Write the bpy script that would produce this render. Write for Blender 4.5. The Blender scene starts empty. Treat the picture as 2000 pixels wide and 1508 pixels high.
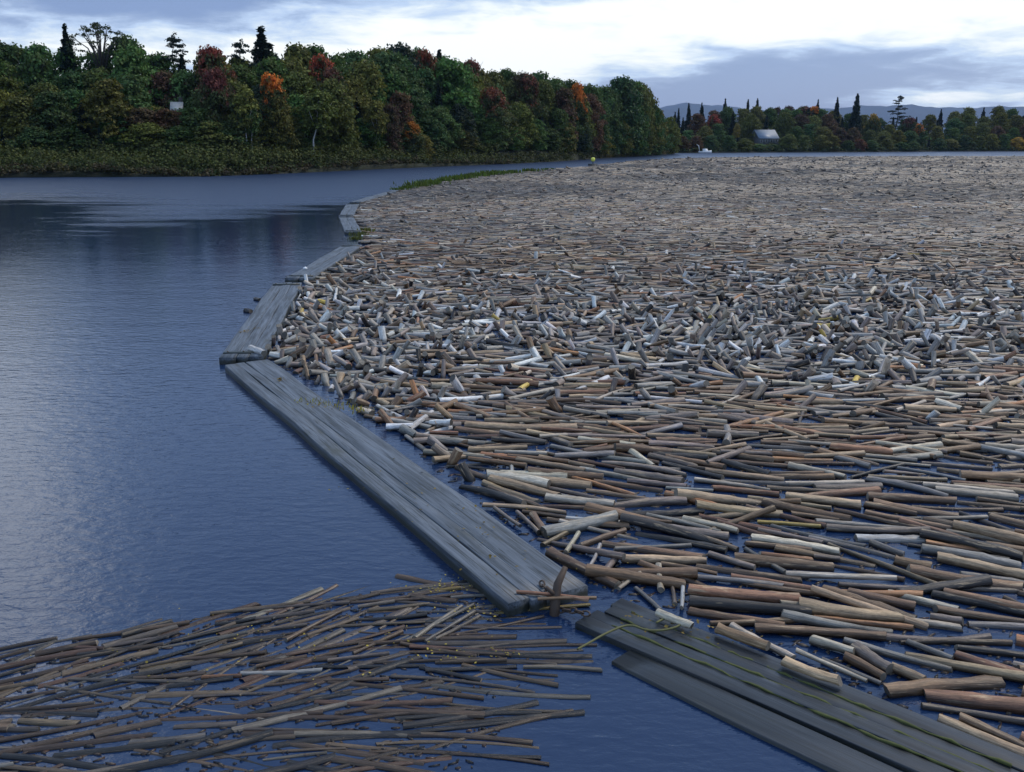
import bpy, bmesh, math, random
import numpy as np
from mathutils import Vector, Matrix
R = math.radians
random.seed(7); rng = np.random.default_rng(11)
S = bpy.context.scene
COL = S.collection

# ------------------------------------------------------------------ camera, sky, sun, exposure
EYE = 5.0; F = 1800.0; PITCH = math.atan(479 / F)
cam = bpy.data.cameras.new("camera"); camo = bpy.data.objects.new("camera", cam); COL.objects.link(camo)
camo.location = (0, 0, EYE); camo.rotation_euler = (math.pi / 2 - PITCH, 0, 0)
cam.sensor_fit = 'HORIZONTAL'; cam.sensor_width = 36; cam.lens = 36 * F / 2000
cam.clip_start = 0.1; cam.clip_end = 60000
S.camera = camo
S.view_settings.view_transform = 'Standard'; S.view_settings.look = 'None'
S.view_settings.gamma = 1; S.view_settings.use_curve_mapping = False
S.view_settings.exposure = 0.4
S.cycles.use_denoising = True
S.cycles.max_bounces = 5; S.cycles.diffuse_bounces = 2; S.cycles.glossy_bounces = 3
S.cycles.transparent_max_bounces = 4

SUN_EL, SUN_AZ = 50, 55          # azimuth measured clockwise from +Y
sl = bpy.data.lights.new("sun", 'SUN'); sl.energy = 1.5; sl.angle = R(12); sl.color = (1.0, .90, .76)
so = bpy.data.objects.new("sun", sl); COL.objects.link(so)
d = Vector((math.sin(R(SUN_AZ)) * math.cos(R(SUN_EL)), math.cos(R(SUN_AZ)) * math.cos(R(SUN_EL)), math.sin(R(SUN_EL))))
so.rotation_euler = d.to_track_quat('Z', 'Y').to_euler()
so.location = (0, 0, 60)

class NT:
    """small node helper"""
    def __init__(s, tree): s.t = tree; s.n = tree.nodes; s.l = tree.links
    def node(s, typ, ins=None, **kw):
        n = s.n.new(typ)
        for k, v in kw.items(): setattr(n, k, v)
        for k, v in (ins or {}).items(): s.set(n.inputs[k], v)
        return n
    def set(s, sock, v):
        if isinstance(v, bpy.types.NodeSocket): s.l.new(v, sock)
        else: sock.default_value = v
    def m(s, op, a, b=0.0, c=0.0, clamp=False):
        n = s.n.new('ShaderNodeMath'); n.operation = op; n.use_clamp = clamp
        s.set(n.inputs[0], a); s.set(n.inputs[1], b); s.set(n.inputs[2], c); return n.outputs[0]
    def mix(s, f, a, b, typ='RGBA', blend='MIX'):
        n = s.n.new('ShaderNodeMix'); n.data_type = typ
        if typ == 'RGBA': n.blend_type = blend
        i = {'RGBA': (0, 6, 7, 2), 'FLOAT': (0, 2, 3, 0), 'VECTOR': (0, 4, 5, 1)}[typ]
        s.set(n.inputs[i[0]], f); s.set(n.inputs[i[1]], a); s.set(n.inputs[i[2]], b); return n.outputs[i[3]]
    def noise(s, vec, scale, detail=4, rough=.55, dist=0.0):
        n = s.n.new('ShaderNodeTexNoise'); s.set(n.inputs['Vector'], vec); s.set(n.inputs['Scale'], scale)
        n.inputs['Detail'].default_value = detail; n.inputs['Roughness'].default_value = rough
        n.inputs['Distortion'].default_value = dist; return n.outputs[0]
    def step(s, v, a, b):
        n = s.n.new('ShaderNodeMapRange'); n.interpolation_type = 'SMOOTHSTEP'
        s.set(n.inputs[0], v); s.set(n.inputs[1], a); s.set(n.inputs[2], b); return n.outputs[0]
    def vmul(s, v, xyz):
        n = s.n.new('ShaderNodeVectorMath'); n.operation = 'MULTIPLY'; s.set(n.inputs[0], v); s.set(n.inputs[1], xyz); return n.outputs[0]

W = bpy.data.worlds.new("World"); S.world = W; W.use_nodes = True
T = NT(W.node_tree); T.n.clear()
sky = T.node('ShaderNodeTexSky', sky_type='NISHITA', sun_disc=False, sun_elevation=R(SUN_EL), sun_rotation=R(SUN_AZ))
tc = T.node('ShaderNodeTexCoord'); DIR = tc.outputs['Generated']
sp = T.node('ShaderNodeSeparateXYZ', {0: DIR})
X, Y, Z = sp.outputs
zz = T.m('MAXIMUM', Z, 0.0)
AZ = T.m('ARCTAN2', X, Y)                       # world azimuth, clockwise from +Y
k = T.m('DIVIDE', 1.0, T.m('ADD', zz, 0.13))
pv = T.node('ShaderNodeCombineXYZ', {0: T.m('MULTIPLY', X, k), 1: T.m('MULTIPLY', Y, k), 2: 0.0}).outputs[0]
n1 = T.noise(pv, .55, 7, .56, .35)
n2 = T.noise(pv, 3.0, 7, .6, .3)
nn = T.m('ADD', T.m('MULTIPLY', n1, .55), T.m('MULTIPLY', n2, .45))
def blob(a0, e0, sa, se, amp):                  # a bank of cloud at a compass direction and height
    da = T.m('DIVIDE', T.m('SUBTRACT', AZ, R(a0)), R(sa)); de = T.m('DIVIDE', T.m('SUBTRACT', Z, math.sin(R(e0))), R(se))
    g = T.m('ADD', T.m('MULTIPLY', da, da), T.m('MULTIPLY', de, de))
    return T.m('MULTIPLY', T.m('POWER', 2.718, T.m('MULTIPLY', g, -1.0)), amp)
b = nn
for q in [(0, 5.4, 15, 2.6, .22), (-10, 4.2, 14, 1.6, .16), (21, 7.6, 15, 2.4, .32), (9, 1.6, 10, 1.9, -.22), (16, 3.6, 10, 1.5, -.14),
          (-21, 7.6, 11, 1.0, -.20), (24, 2.4, 7, .5, .14), (0, 8.2, 7, .7, -.07), (-31, 24, 7, 14, .30), (0, 32, 60, 16, -.09), (20, 70, 80, 30, .1)]:
    b = T.m('ADD', b, blob(*q))
lit = T.step(b, .40, .72)
ramp = T.node('ShaderNodeValToRGB', {0: lit})
cr = ramp.color_ramp; cr.elements[0].position = 0; cr.elements[0].color = (.17, .25, .49, 1)
cr.elements[1].position = 1; cr.elements[1].color = (.84, .87, .88, 1)
for p_, c_ in ((.22, (.27, .36, .58, 1)), (.5, (.44, .56, .77, 1)), (.75, (.62, .71, .80, 1))):
    e = cr.elements.new(p_); e.color = c_
skyb = T.node('ShaderNodeBackground', {'Color': sky.outputs[0], 'Strength': 0.08})
overhead = T.step(Z, .13, .34)
col_c = T.mix(overhead, ramp.outputs[0], T.mix(.80, T.mix(1.0, ramp.outputs[0], (.80, .88, 1.0, 1), blend='MULTIPLY'), (.35, .50, .76, 1)))
col_c = T.mix(blob(-31, 24, 3.6, 9, .75), col_c, (1.5, 1.55, 1.6, 1))       # one bright break in the cloud, high on the left
cloud = T.node('ShaderNodeBackground', {'Color': col_c, 'Strength': 1.0})
ms = T.node('ShaderNodeMixShader', {0: T.m('ADD', .72, T.m('MULTIPLY', lit, .28)), 1: skyb.outputs[0], 2: cloud.outputs[0]})
T.l.new(ms.outputs[0], T.node('ShaderNodeOutputWorld').inputs[0])

# ------------------------------------------------------------------ helpers
def ray(px, py):
    v = Vector(((px - 1000) / F, 1.0, -(py - 754) / F)); c, s = math.cos(PITCH), math.sin(PITCH)
    return Vector((v.x, v.y * c + v.z * s, -v.y * s + v.z * c))
def gp(px, py, z=0.0):
    r = ray(px, py); t = (z - EYE) / r.z
    return Vector((r.x * t, r.y * t, z))
def up(px, py, D):
    """height reached above the water at distance D by the view through (px,py), and its x"""
    r = ray(px, py); return r.x / r.y * D, EYE + r.z / r.y * D
def proj(p):
    x, y, z = p[0], p[1], p[2] - EYE; c, s = math.cos(PITCH), math.sin(PITCH)
    yy = y * c - z * s; z2 = y * s + z * c
    return 1000 + F * x / yy, 754 - F * z2 / yy
def link(name, me, mat, parent=None):
    o = bpy.data.objects.new(name, me); COL.objects.link(o)
    if mat is not None and not me.materials:
        for m_ in (mat if isinstance(mat, (list, tuple)) else [mat]): me.materials.append(m_)
    if parent: o.parent = parent
    return o
def empty(name, loc=(0, 0, 0), rz=0.0):
    o = bpy.data.objects.new(name, None); COL.objects.link(o); o.location = loc; o.rotation_euler = (0, 0, rz); o.empty_display_size = .3; return o
def tag(o, label, cat, group=None, kind=None):
    o['label'] = label
    if cat: o['category'] = cat
    if group: o['group'] = group
    if kind: o['kind'] = kind
    return o
def mesh(name, V, Fc, smooth=False):
    me = bpy.data.meshes.new(name); V = np.asarray(V, np.float32); me.vertices.add(len(V)); me.vertices.foreach_set('co', V.ravel())
    if isinstance(Fc, np.ndarray): sizes = np.full(len(Fc), Fc.shape[1]); flat = Fc.ravel()
    else: sizes = np.array([len(f) for f in Fc]); flat = np.array([i for f in Fc for i in f])
    me.loops.add(len(flat)); me.loops.foreach_set('vertex_index', flat.astype(np.int32))
    me.polygons.add(len(sizes)); me.polygons.foreach_set('loop_start', (np.cumsum(sizes) - sizes).astype(np.int32))
    me.update(calc_edges=True)
    if smooth: me.polygons.foreach_set('use_smooth', np.ones(len(sizes), bool))
    me.validate(); return me
class MB:
    def __init__(s): s.v = []; s.f = []
    def add(s, V, Fc): o = len(s.v); s.v += [tuple(p) for p in V]; s.f += [[i + o for i in f] for f in Fc]
    def box(s, x0, x1, y0, y1, z0, z1):
        s.add([(x0, y0, z0), (x1, y0, z0), (x1, y1, z0), (x0, y1, z0), (x0, y0, z1), (x1, y0, z1), (x1, y1, z1), (x0, y1, z1)],
              [(0, 3, 2, 1), (4, 5, 6, 7), (0, 1, 5, 4), (1, 2, 6, 5), (2, 3, 7, 6), (3, 0, 4, 7)])
    def tube(s, P, rad, n=8, cap=True):
        P = [Vector(p) for p in P]; rad = rad if isinstance(rad, (list, tuple)) else [rad] * len(P); o = len(s.v); a = None
        for i, p in enumerate(P):
            t = (P[min(i + 1, len(P) - 1)] - P[max(i - 1, 0)]).normalized()
            u = (t.orthogonal() if a is None else (a - t * a.dot(t))).normalized(); a = u; w = t.cross(u)
            for q in range(n):
                g = 2 * math.pi * q / n; s.v.append(tuple(p + (u * math.cos(g) + w * math.sin(g)) * rad[i]))
        for i in range(len(P) - 1):
            for q in range(n): s.f.append([o + i * n + q, o + i * n + (q + 1) % n, o + (i + 1) * n + (q + 1) % n, o + (i + 1) * n + q])
        if cap: s.f.append([o + q for q in range(n)][::-1]); s.f.append([o + (len(P) - 1) * n + q for q in range(n)])
    def build(s, name, mat, parent=None, smooth=False): return link(name, mesh(name, s.v, s.f, smooth), mat, parent)

def principled(name, rough=.8):
    m_ = bpy.data.materials.new(name); m_.use_nodes = True; t = NT(m_.node_tree); bs = t.n['Principled BSDF']; bs.inputs['Roughness'].default_value = rough
    return m_, t, bs
def plain(name, col, rough=.7, var=.25, scale=8.0):
    m_, t, bs = principled(name, rough); c = t.node('ShaderNodeTexCoord')
    f = t.noise(c.outputs['Object'], scale, 5)
    t.set(bs.inputs['Base Color'], t.mix(1.0, (*col, 1), t.node('ShaderNodeCombineColor', {i: t.m('ADD', 1 - var, t.m('MULTIPLY', f, 2 * var)) for i in range(3)}).outputs[0], blend='MULTIPLY'))
    return m_

# ------------------------------------------------------------------ materials
def wood_attr_material(name, bark=True):
    m_, t, bs = principled(name, .62)
    tint = t.node('ShaderNodeAttribute', attribute_name='tint').outputs['Color']
    lc = t.node('ShaderNodeAttribute', attribute_name='lc').outputs['Vector']
    if bark:
        a = t.noise(t.vmul(lc, (1.6, 9, 1)), 3.0, 6, .65)
        p_ = t.noise(t.vmul(lc, (.9, 1.6, 1)), 2.2, 4, .6)
        peeled = t.step(t.m('ADD', p_, t.m('MULTIPLY', t.m('SUBTRACT', a, .5), .25)), .58, .62)
        pale = t.mix(.62, tint, (.38, .28, .165, 1))
        col = t.mix(t.m('MULTIPLY', peeled, .85), tint, pale)
        blot = t.noise(t.vmul(lc, (5, 3.5, 1)), 2.6, 5, .7)
        v = t.m('MULTIPLY', t.m('ADD', -.15, t.m('MULTIPLY', a, 2.3)), t.m('ADD', .35, t.m('MULTIPLY', blot, 1.3)))
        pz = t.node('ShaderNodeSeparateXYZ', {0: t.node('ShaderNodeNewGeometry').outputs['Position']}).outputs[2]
        soak_shade = t.step(t.m('ADD', pz, t.m('MULTIPLY', t.m('SUBTRACT', a, .5), .05)), .015, .105)     # waterline wetness, carried higher to paint shade into the log sides
        v = t.m('MULTIPLY', v, t.m('ADD', .30, t.m('MULTIPLY', soak_shade, .95)))
        t.set(bs.inputs['Roughness'], t.m('ADD', .36, t.m('MULTIPLY', soak_shade, .16)))
        wet = t.step(t.noise(t.vmul(lc, (1, 1, 1)), 1.3, 3), .3, .7)
        v = t.m('MULTIPLY', v, t.m('ADD', .7, t.m('MULTIPLY', wet, .5)))
    else:
        a = t.noise(t.vmul(lc, (6, 6, 1)), 2.0, 5, .6); v = t.m('ADD', .5, a); col = tint
    g = t.node('ShaderNodeCombineColor', {i: v for i in range(3)}).outputs[0]
    t.set(bs.inputs['Base Color'], t.mix(1.0, col, g, blend='MULTIPLY'))
    t.set(bs.inputs['Normal'], t.node('ShaderNodeBump', {'Height': a, 'Strength': .6, 'Distance': .012}).outputs[0])
    return m_
M_BARK = wood_attr_material('log_bark'); M_CUT = wood_attr_material('log_cut_wood', False)

def timber_material(name, k=1.0, wet=0.0):
    m_, t, bs = principled(name, .55)
    c = t.node('ShaderNodeTexCoord').outputs['Object']
    oi = t.node('ShaderNodeObjectInfo')
    c2 = t.node('ShaderNodeVectorMath', {0: c, 1: t.node('ShaderNodeCombineXYZ', {0: t.m('MULTIPLY', oi.outputs['Random'], 31.0)}).outputs[0]}, operation='ADD').outputs[0]
    g = t.noise(t.vmul(c2, (.35, 7, 7)), 1.6, 7, .62, .5)
    st = t.noise(t.vmul(c2, (.7, 2.5, 2.5)), 1.3, 5, .6)
    col = t.mix(t.step(g, .28, .70), (.034 * k, .043 * k, .052 * k, 1), (.140 * k, .162 * k, .190 * k, 1))
    crk = t.noise(t.vmul(c2, (.55, 22, 22)), 2.0, 4, .6, .6)
    col = t.mix(t.m('MULTIPLY', t.step(crk, .54, .62), .85), col, (.018, .020, .018, 1))
    col = t.mix(t.m('MULTIPLY', t.step(st, .55, .75), .7), col, (.050, .052, .036, 1))
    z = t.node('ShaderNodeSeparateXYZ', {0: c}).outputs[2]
    algae_shade = t.m('MULTIPLY', t.m('SUBTRACT', 1.0, t.step(t.m('ADD', z, t.m('MULTIPLY', st, .05)), *((.085, .150) if not wet else (.02, .07)))), .85)
    col = t.mix(algae_shade, col, (.016, .019, .010, 1))              # algal tone run up to the deck edge, painting shade onto the sides
    t.set(bs.inputs['Base Color'], col)
    t.set(bs.inputs['Roughness'], t.m('ADD', .38 - wet, t.m('MULTIPLY', st, .35)))
    t.set(bs.inputs['Normal'], t.node('ShaderNodeBump', {'Height': g, 'Strength': .5, 'Distance': .014}).outputs[0])
    return m_
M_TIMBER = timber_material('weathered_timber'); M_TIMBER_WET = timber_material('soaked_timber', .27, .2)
M_WET = plain('wet_dark_wood', (.035, .042, .036), .4, .5)

def water_material():
    m_, t, bs = principled('river_water', .06)
    c = t.node('ShaderNodeNewGeometry').outputs['Position']
    bs.inputs['Base Color'].default_value = (.010, .027, .074, 1); bs.inputs['IOR'].default_value = 1.5
    big = t.noise(t.vmul(c, (.018, .030, 1)), 1.0, 3, .5)
    y = t.node('ShaderNodeSeparateXYZ', {0: c}).outputs[1]; x = t.node('ShaderNodeSeparateXYZ', {0: c}).outputs[0]
    # a breeze roughens the far reach below the wooded bank
    # wind lanes: a breeze roughens the far reach, and one tongue of it runs towards the boom
    tongue = t.m('POWER', 2.718, t.m('MULTIPLY', t.m('POWER', t.m('ABSOLUTE', t.m('DIVIDE', t.m('ADD', x, 24.0), 9.0)), 2.0), -1.0))
    fine = t.noise(t.vmul(c, (.09, .34, 1)), 1.0, 6, .72)
    lane = t.m('ADD', t.m('ADD', y, t.m('MULTIPLY', tongue, 24.0)), t.m('ADD', t.m('MULTIPLY', t.m('SUBTRACT', big, .5), 30.0), t.m('MULTIPLY', t.m('SUBTRACT', fine, .5), 60.0)))
    far = t.step(lane, 74.0, 98.0)
    near_breeze = t.m('SUBTRACT', 1.0, t.step(t.m('ADD', y, t.m('MULTIPLY', t.m('SUBTRACT', fine, .5), 26.0)), 24.0, 46.0))
    rip = t.noise(t.vmul(c, (1.0, 2.0, 1)), 3.2, 4, .55, .2)
    swell = t.noise(t.vmul(c, (.5, 1.0, 1)), .9, 3, .5)
    h = t.m('ADD', t.m('MULTIPLY', rip, .5), t.m('MULTIPLY', swell, .5))
    dist = t.m('ADD', t.m('ADD', .016, t.m('MULTIPLY', near_breeze, .022)), t.m('MULTIPLY', far, .24))
    t.set(bs.inputs['Normal'], t.node('ShaderNodeBump', {'Height': h, 'Strength': 1.0, 'Distance': dist}).outputs[0])
    t.set(bs.inputs['Roughness'], t.m('ADD', .05, t.m('MULTIPLY', far, .25)))
    return m_
M_WATER = water_material()

def foliage_material(name, needle=False, aut=False):
    m_, t, bs = principled(name, .75)
    bs.inputs['Specular IOR Level'].default_value = .25
    oi = t.node('ShaderNodeObjectInfo')
    c = t.node('ShaderNodeTexCoord').outputs['Object']
    lf = t.node('ShaderNodeAttribute', attribute_name='leafv').outputs['Fac']
    big = t.noise(t.node('ShaderNodeVectorMath', {0: c, 1: oi.outputs['Location']}, operation='ADD').outputs[0], .45, 3, .6)
    col = t.mix(t.m('MULTIPLY', t.step(big, .42, .68), .55), oi.outputs['Color'], (.085, .092, .022, 1) if not needle else (.035, .05, .03, 1))
    if aut:                                                   # maples turn from the sunlit outer branches inward, leaving green leaves lower down
        zc = t.node('ShaderNodeSeparateXYZ', {0: c}).outputs[2]
        turned = t.step(t.m('ADD', t.m('DIVIDE', zc, 12.0), t.m('MULTIPLY', big, 2.2)), 1.74, 2.05)
        col = t.mix(turned, (.060, .080, .024, 1), oi.outputs['Color'])
    v = t.m('ADD', .45, t.m('MULTIPLY', lf, 1.1))
    t.set(bs.inputs['Base Color'], t.mix(1.0, col, t.node('ShaderNodeCombineColor', {i: v for i in range(3)}).outputs[0], blend='MULTIPLY'))
    tr = t.node('ShaderNodeBsdfTranslucent', {'Color': col})
    mx = t.node('ShaderNodeMixShader', {0: .25, 1: bs.outputs[0], 2: tr.outputs[0]})
    t.l.new(mx.outputs[0], t.n['Material Output'].inputs[0]); return m_
M_AUT = foliage_material('turning_leaves', aut=True); M_LEAF = foliage_material('broad_leaves'); M_NEEDLE = foliage_material('needles', True)
M_TRUNK = plain('tree_bark', (.055, .05, .045), .9, .4, 3)
M_BIRCH = plain('pale_bark', (.42, .42, .40), .8, .3, 2)
def ground_material():
    m_, t, bs = principled('bank_earth', .95); c = t.node('ShaderNodeNewGeometry').outputs['Position']
    a = t.noise(c, .35, 6, .65); b2 = t.noise(c, 3.0, 5, .6)
    t.set(bs.inputs['Base Color'], t.mix(b2, t.mix(t.step(a, .35, .65), (.022, .028, .010, 1), (.040, .036, .018, 1)), (.014, .018, .008, 1)))
    t.set(bs.inputs['Normal'], t.node('ShaderNodeBump', {'Height': b2, 'Strength': .8, 'Distance': .3}).outputs[0]); return m_
M_GROUND = ground_material()
M_HILL = plain('hazed_hill_forest', (.03, .055, .10), .95, .35, .004)  # distance haze is painted into this blue, on top of the haze volume

# ------------------------------------------------------------------ water, banks, hills
def grid_mesh(name, P, mat, smooth=True):
    P = np.asarray(P, float); a, b_, _ = P.shape
    i = (np.arange(a - 1)[:, None] * b_ + np.arange(b_ - 1)).ravel()
    return link(name, mesh(name, P.reshape(-1, 3), np.stack([i, i + b_, i + b_ + 1, i + 1], 1), smooth), mat)
w = grid_mesh('river_water', [[(x, y, 0) for x in (-9000, -300, 300, 9000)] for y in (-200, 60, 600, 9000)], M_WATER, False)
w.data.flip_normals(); tag(w, 'dark blue river water between the log jam and the wooded banks', None, kind='structure')
bed = grid_mesh('river_bed', [[(x, y, -3) for x in (-9500, 9500)] for y in (-250, 9500)], M_GROUND, False); tag(bed, 'river bed under the water', None, kind='structure')

SHORE = [(-900, 352), (-200, 349), (140, 346), (400, 345), (560, 339), (730, 331), (900, 324), (1000, 320), (1100, 315), (1180, 309), (1260, 305), (1318, 301)]
FAR = [(1240, 299.5), (1330, 299), (1500, 298), (1700, 297.2), (1850, 296), (2200, 295), (2800, 295)]
def interp(pts, x): return float(np.interp(x, [p[0] for p in pts], [p[1] for p in pts]))
def bank_h(off, seed): return .35 + 7.0 * (1 - math.exp(-max(off - 3, 0) / 28)) + .5 * math.sin(off * .35 + seed)
def bank(name, pts, n, offs, hf, label):
    P = []
    for i in range(n):
        px = pts[0][0] + (pts[-1][0] - pts[0][0]) * i / (n - 1); g = gp(px, interp(pts, px)); u = Vector((g.x, g.y, 0)).normalized()
        row = [(g.x - u.x * .5, g.y - u.y * .5, -2.9)]
        for o in offs:
            h = hf(px, o) if o > 0 else .12
            wob = .8 * math.sin(i * 1.9 + o) if 0 < o < 100 else .25 * math.sin(i * 1.7)
            q = g + u * (o + wob); row.append((q.x, q.y, h))
        P.append(row)
    o = grid_mesh(name, P, M_GROUND); o.data.flip_normals(); tag(o, label, None, kind='structure'); return o
def h_left(px, o): return min(bank_h(o, px * .01), 8.5) * (1.0 if px < 1150 else max(.35, 1 - (px - 1150) / 260))
def h_far(px, o): return .4 + 8.5 * (1 - math.exp(-max(o - 4, 0) / 60))
bank('left_bank', SHORE, 90, [0, .6, 1.5, 3, 6, 10, 15, 22, 32, 45], h_left, 'sloping earth of the wooded left bank')
bank('far_bank', FAR, 70, [0, 1, 3, 8, 16, 30, 60, 120, 300, 1500, 8000], h_far, 'low far bank at the end of the river')
def ridge(name, D, pts, depth, label):
    P = []
    for i in range(120):
        px = pts[0][0] + (pts[-1][0] - pts[0][0]) * i / 119; x, z = up(px, interp(pts, px) + 1.2 * math.sin(i * .9) + .8 * math.sin(i * 2.3), D)
        P.append([(x * (D - depth) / D, D - depth, 5), (x * (D - depth * .4) / D, D - depth * .4, z * .6), (x, D, z), (x * 1.2, D + depth, 5)])
    o = grid_mesh(name, P, M_HILL); o.data.flip_normals(); tag(o, label, None, kind='structure')
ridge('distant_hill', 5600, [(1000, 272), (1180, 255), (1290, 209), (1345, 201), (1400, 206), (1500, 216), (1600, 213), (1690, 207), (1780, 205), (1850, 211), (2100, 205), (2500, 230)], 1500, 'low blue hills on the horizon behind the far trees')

# ------------------------------------------------------------------ boom platforms
M_MOSS = plain('moss', (.075, .085, .022), .9, .5, 12)
M_CHAIN = plain('rusty_chain', (.07, .045, .03), .7, .5, 30)
def boom(nl, nr, fl, fr, label, widths=(.27, .20, .53), z=.16, group='hewn timber boom sections penning the logs', planks=True, seed=0, matz=None, moss=False):
    """pixel corners of the deck: near left, near right, far left, far right"""
    A, B, C_, D_ = [gp(*p, z) for p in (nl, nr, fl, fr)]
    a = (A + B) / 2; c = (C_ + D_) / 2; L = (c - a).length; ax = (c - a).normalized(); rz = math.atan2(ax.y, ax.x)
    perp = Vector((-ax.y, ax.x, 0)); wn = abs((B - A).dot(perp)); wf = abs((D_ - C_).dot(perp)); wd = (wn + wf) / 2
    root = empty('timber_boom', (a.x, a.y, 0), rz); tag(root, label, 'boom', group)
    tot = sum(widths); y0 = wd / 2; r = random.Random(seed)
    for wi in widths:
        wv = wi / tot * wd - .008; h = .27 + r.uniform(-.012, .012); s0, s1 = r.uniform(-.05, .05), L + r.uniform(-.1, .12)
        n = max(8, int(L / .5)); V = []; ph = r.uniform(0, 6)
        prof = [(-.5, -.35), (-.5, .92), (-.485, .975), (-.45, .997), (0, 1.0), (.45, .997), (.485, .975), (.5, .92), (.5, -.35)]
        for i in range(n + 1):
            tt = i / n; xx = s0 + (s1 - s0) * tt; wob = .012 * math.sin(xx * 1.3 + ph); wz = .010 * math.sin(xx * .9 + ph * 2); sc = 1 + .03 * math.sin(xx * 2.1 + ph)
            for (py_, pz_) in prof: V.append((xx, y0 - wv / 2 + py_ * wv * sc + wob + r.uniform(-.004, .004), (pz_ * (z + .02) if pz_ > 0 else -.14) + wz - .02))
        m_ = len(prof); Fc = [[i * m_ + j, i * m_ + j + 1, (i + 1) * m_ + j + 1, (i + 1) * m_ + j] for i in range(n) for j in range(m_ - 1)]
        Fc += [list(range(m_))[::-1], [n * m_ + j for j in range(m_)]]
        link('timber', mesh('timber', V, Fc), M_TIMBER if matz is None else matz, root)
        y0 -= wi / tot * wd
    if planks:
        for xx in ((.45, L - .5)):
            b_ = MB(); b_.box(xx - .07, xx + .07, -wd * .46, wd * .46, z - .03, z + .035); pk = b_.build('cross_plank', M_WET, root)
            for yy in (-.36, 0, .36):
                q = MB(); q.tube([(xx, yy * wd, z + .02), (xx, yy * wd, z + .055)], .02, 6); q.build('bolt', M_CHAIN, pk)
    if moss:
        yy = wd / 2
        for wi in widths[:-1]:
            yy -= wi / tot * wd; mb = MB(); P = [(L * (.15 + .8 * q / 40), yy + random.uniform(-.012, .012), z + random.uniform(-.012, .006)) for q in range(41)]
            mb.tube(P, [random.uniform(.006, .020) for _ in P], 5); link('moss_strip', mesh('moss_strip', mb.v, mb.f, True), M_MOSS, root)
    return root, a, c, wd
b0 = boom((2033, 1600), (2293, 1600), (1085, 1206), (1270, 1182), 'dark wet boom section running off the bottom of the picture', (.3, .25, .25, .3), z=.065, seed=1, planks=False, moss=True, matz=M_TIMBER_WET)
b1 = boom((990, 1172), (1158, 1150), (428, 706), (534, 706), 'longest boom section, slanting from the middle of the water to the bottom', seed=2, planks=False)
b2 = boom((424, 702), (516, 694), (534, 553), (590, 551), 'boom section above the sharp left bend, with a white log on its end', (.4, .3, .35), seed=3)
b3 = boom((553, 545), (612, 541), (667, 480), (710, 477), 'pale boom section with a small white speck, leaning right', (.5, .5), seed=4)
b4 = boom((675, 453), (706, 452), (661, 424), (691, 423), 'short far boom section leaning left against the dark reflection', (.5, .5), seed=5)
b5 = boom((660, 422), (692, 421), (677, 399), (700, 398), 'short far boom section above the small bend, leaning right', (.5, .5), seed=6)
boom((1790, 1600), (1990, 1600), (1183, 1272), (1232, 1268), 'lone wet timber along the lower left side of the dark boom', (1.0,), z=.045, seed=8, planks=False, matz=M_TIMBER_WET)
FB = [((688, 393), (700, 396), (757, 374), (764, 377), 'far boom section, bare, where the curve begins'), ((760, 373), (766, 376), (846, 354), (851, 356), 'far boom section with grass at its right end'),
      ((852, 353), (856, 356), (938, 341), (941, 343), 'far boom section thick with grass tufts'), ((944, 340), (947, 342), (1036, 333), (1038, 335), 'far boom section with three grass clumps'),
      ((1042, 333), (1044, 335), (1140, 324), (1141, 326), 'farthest boom section, ending at the yellow marker')]
for i, (a_, b_, c_, d_, l_) in enumerate(FB): boom(a_, b_, c_, d_, l_, (.5, .5), seed=10 + i, planks=False)

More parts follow.
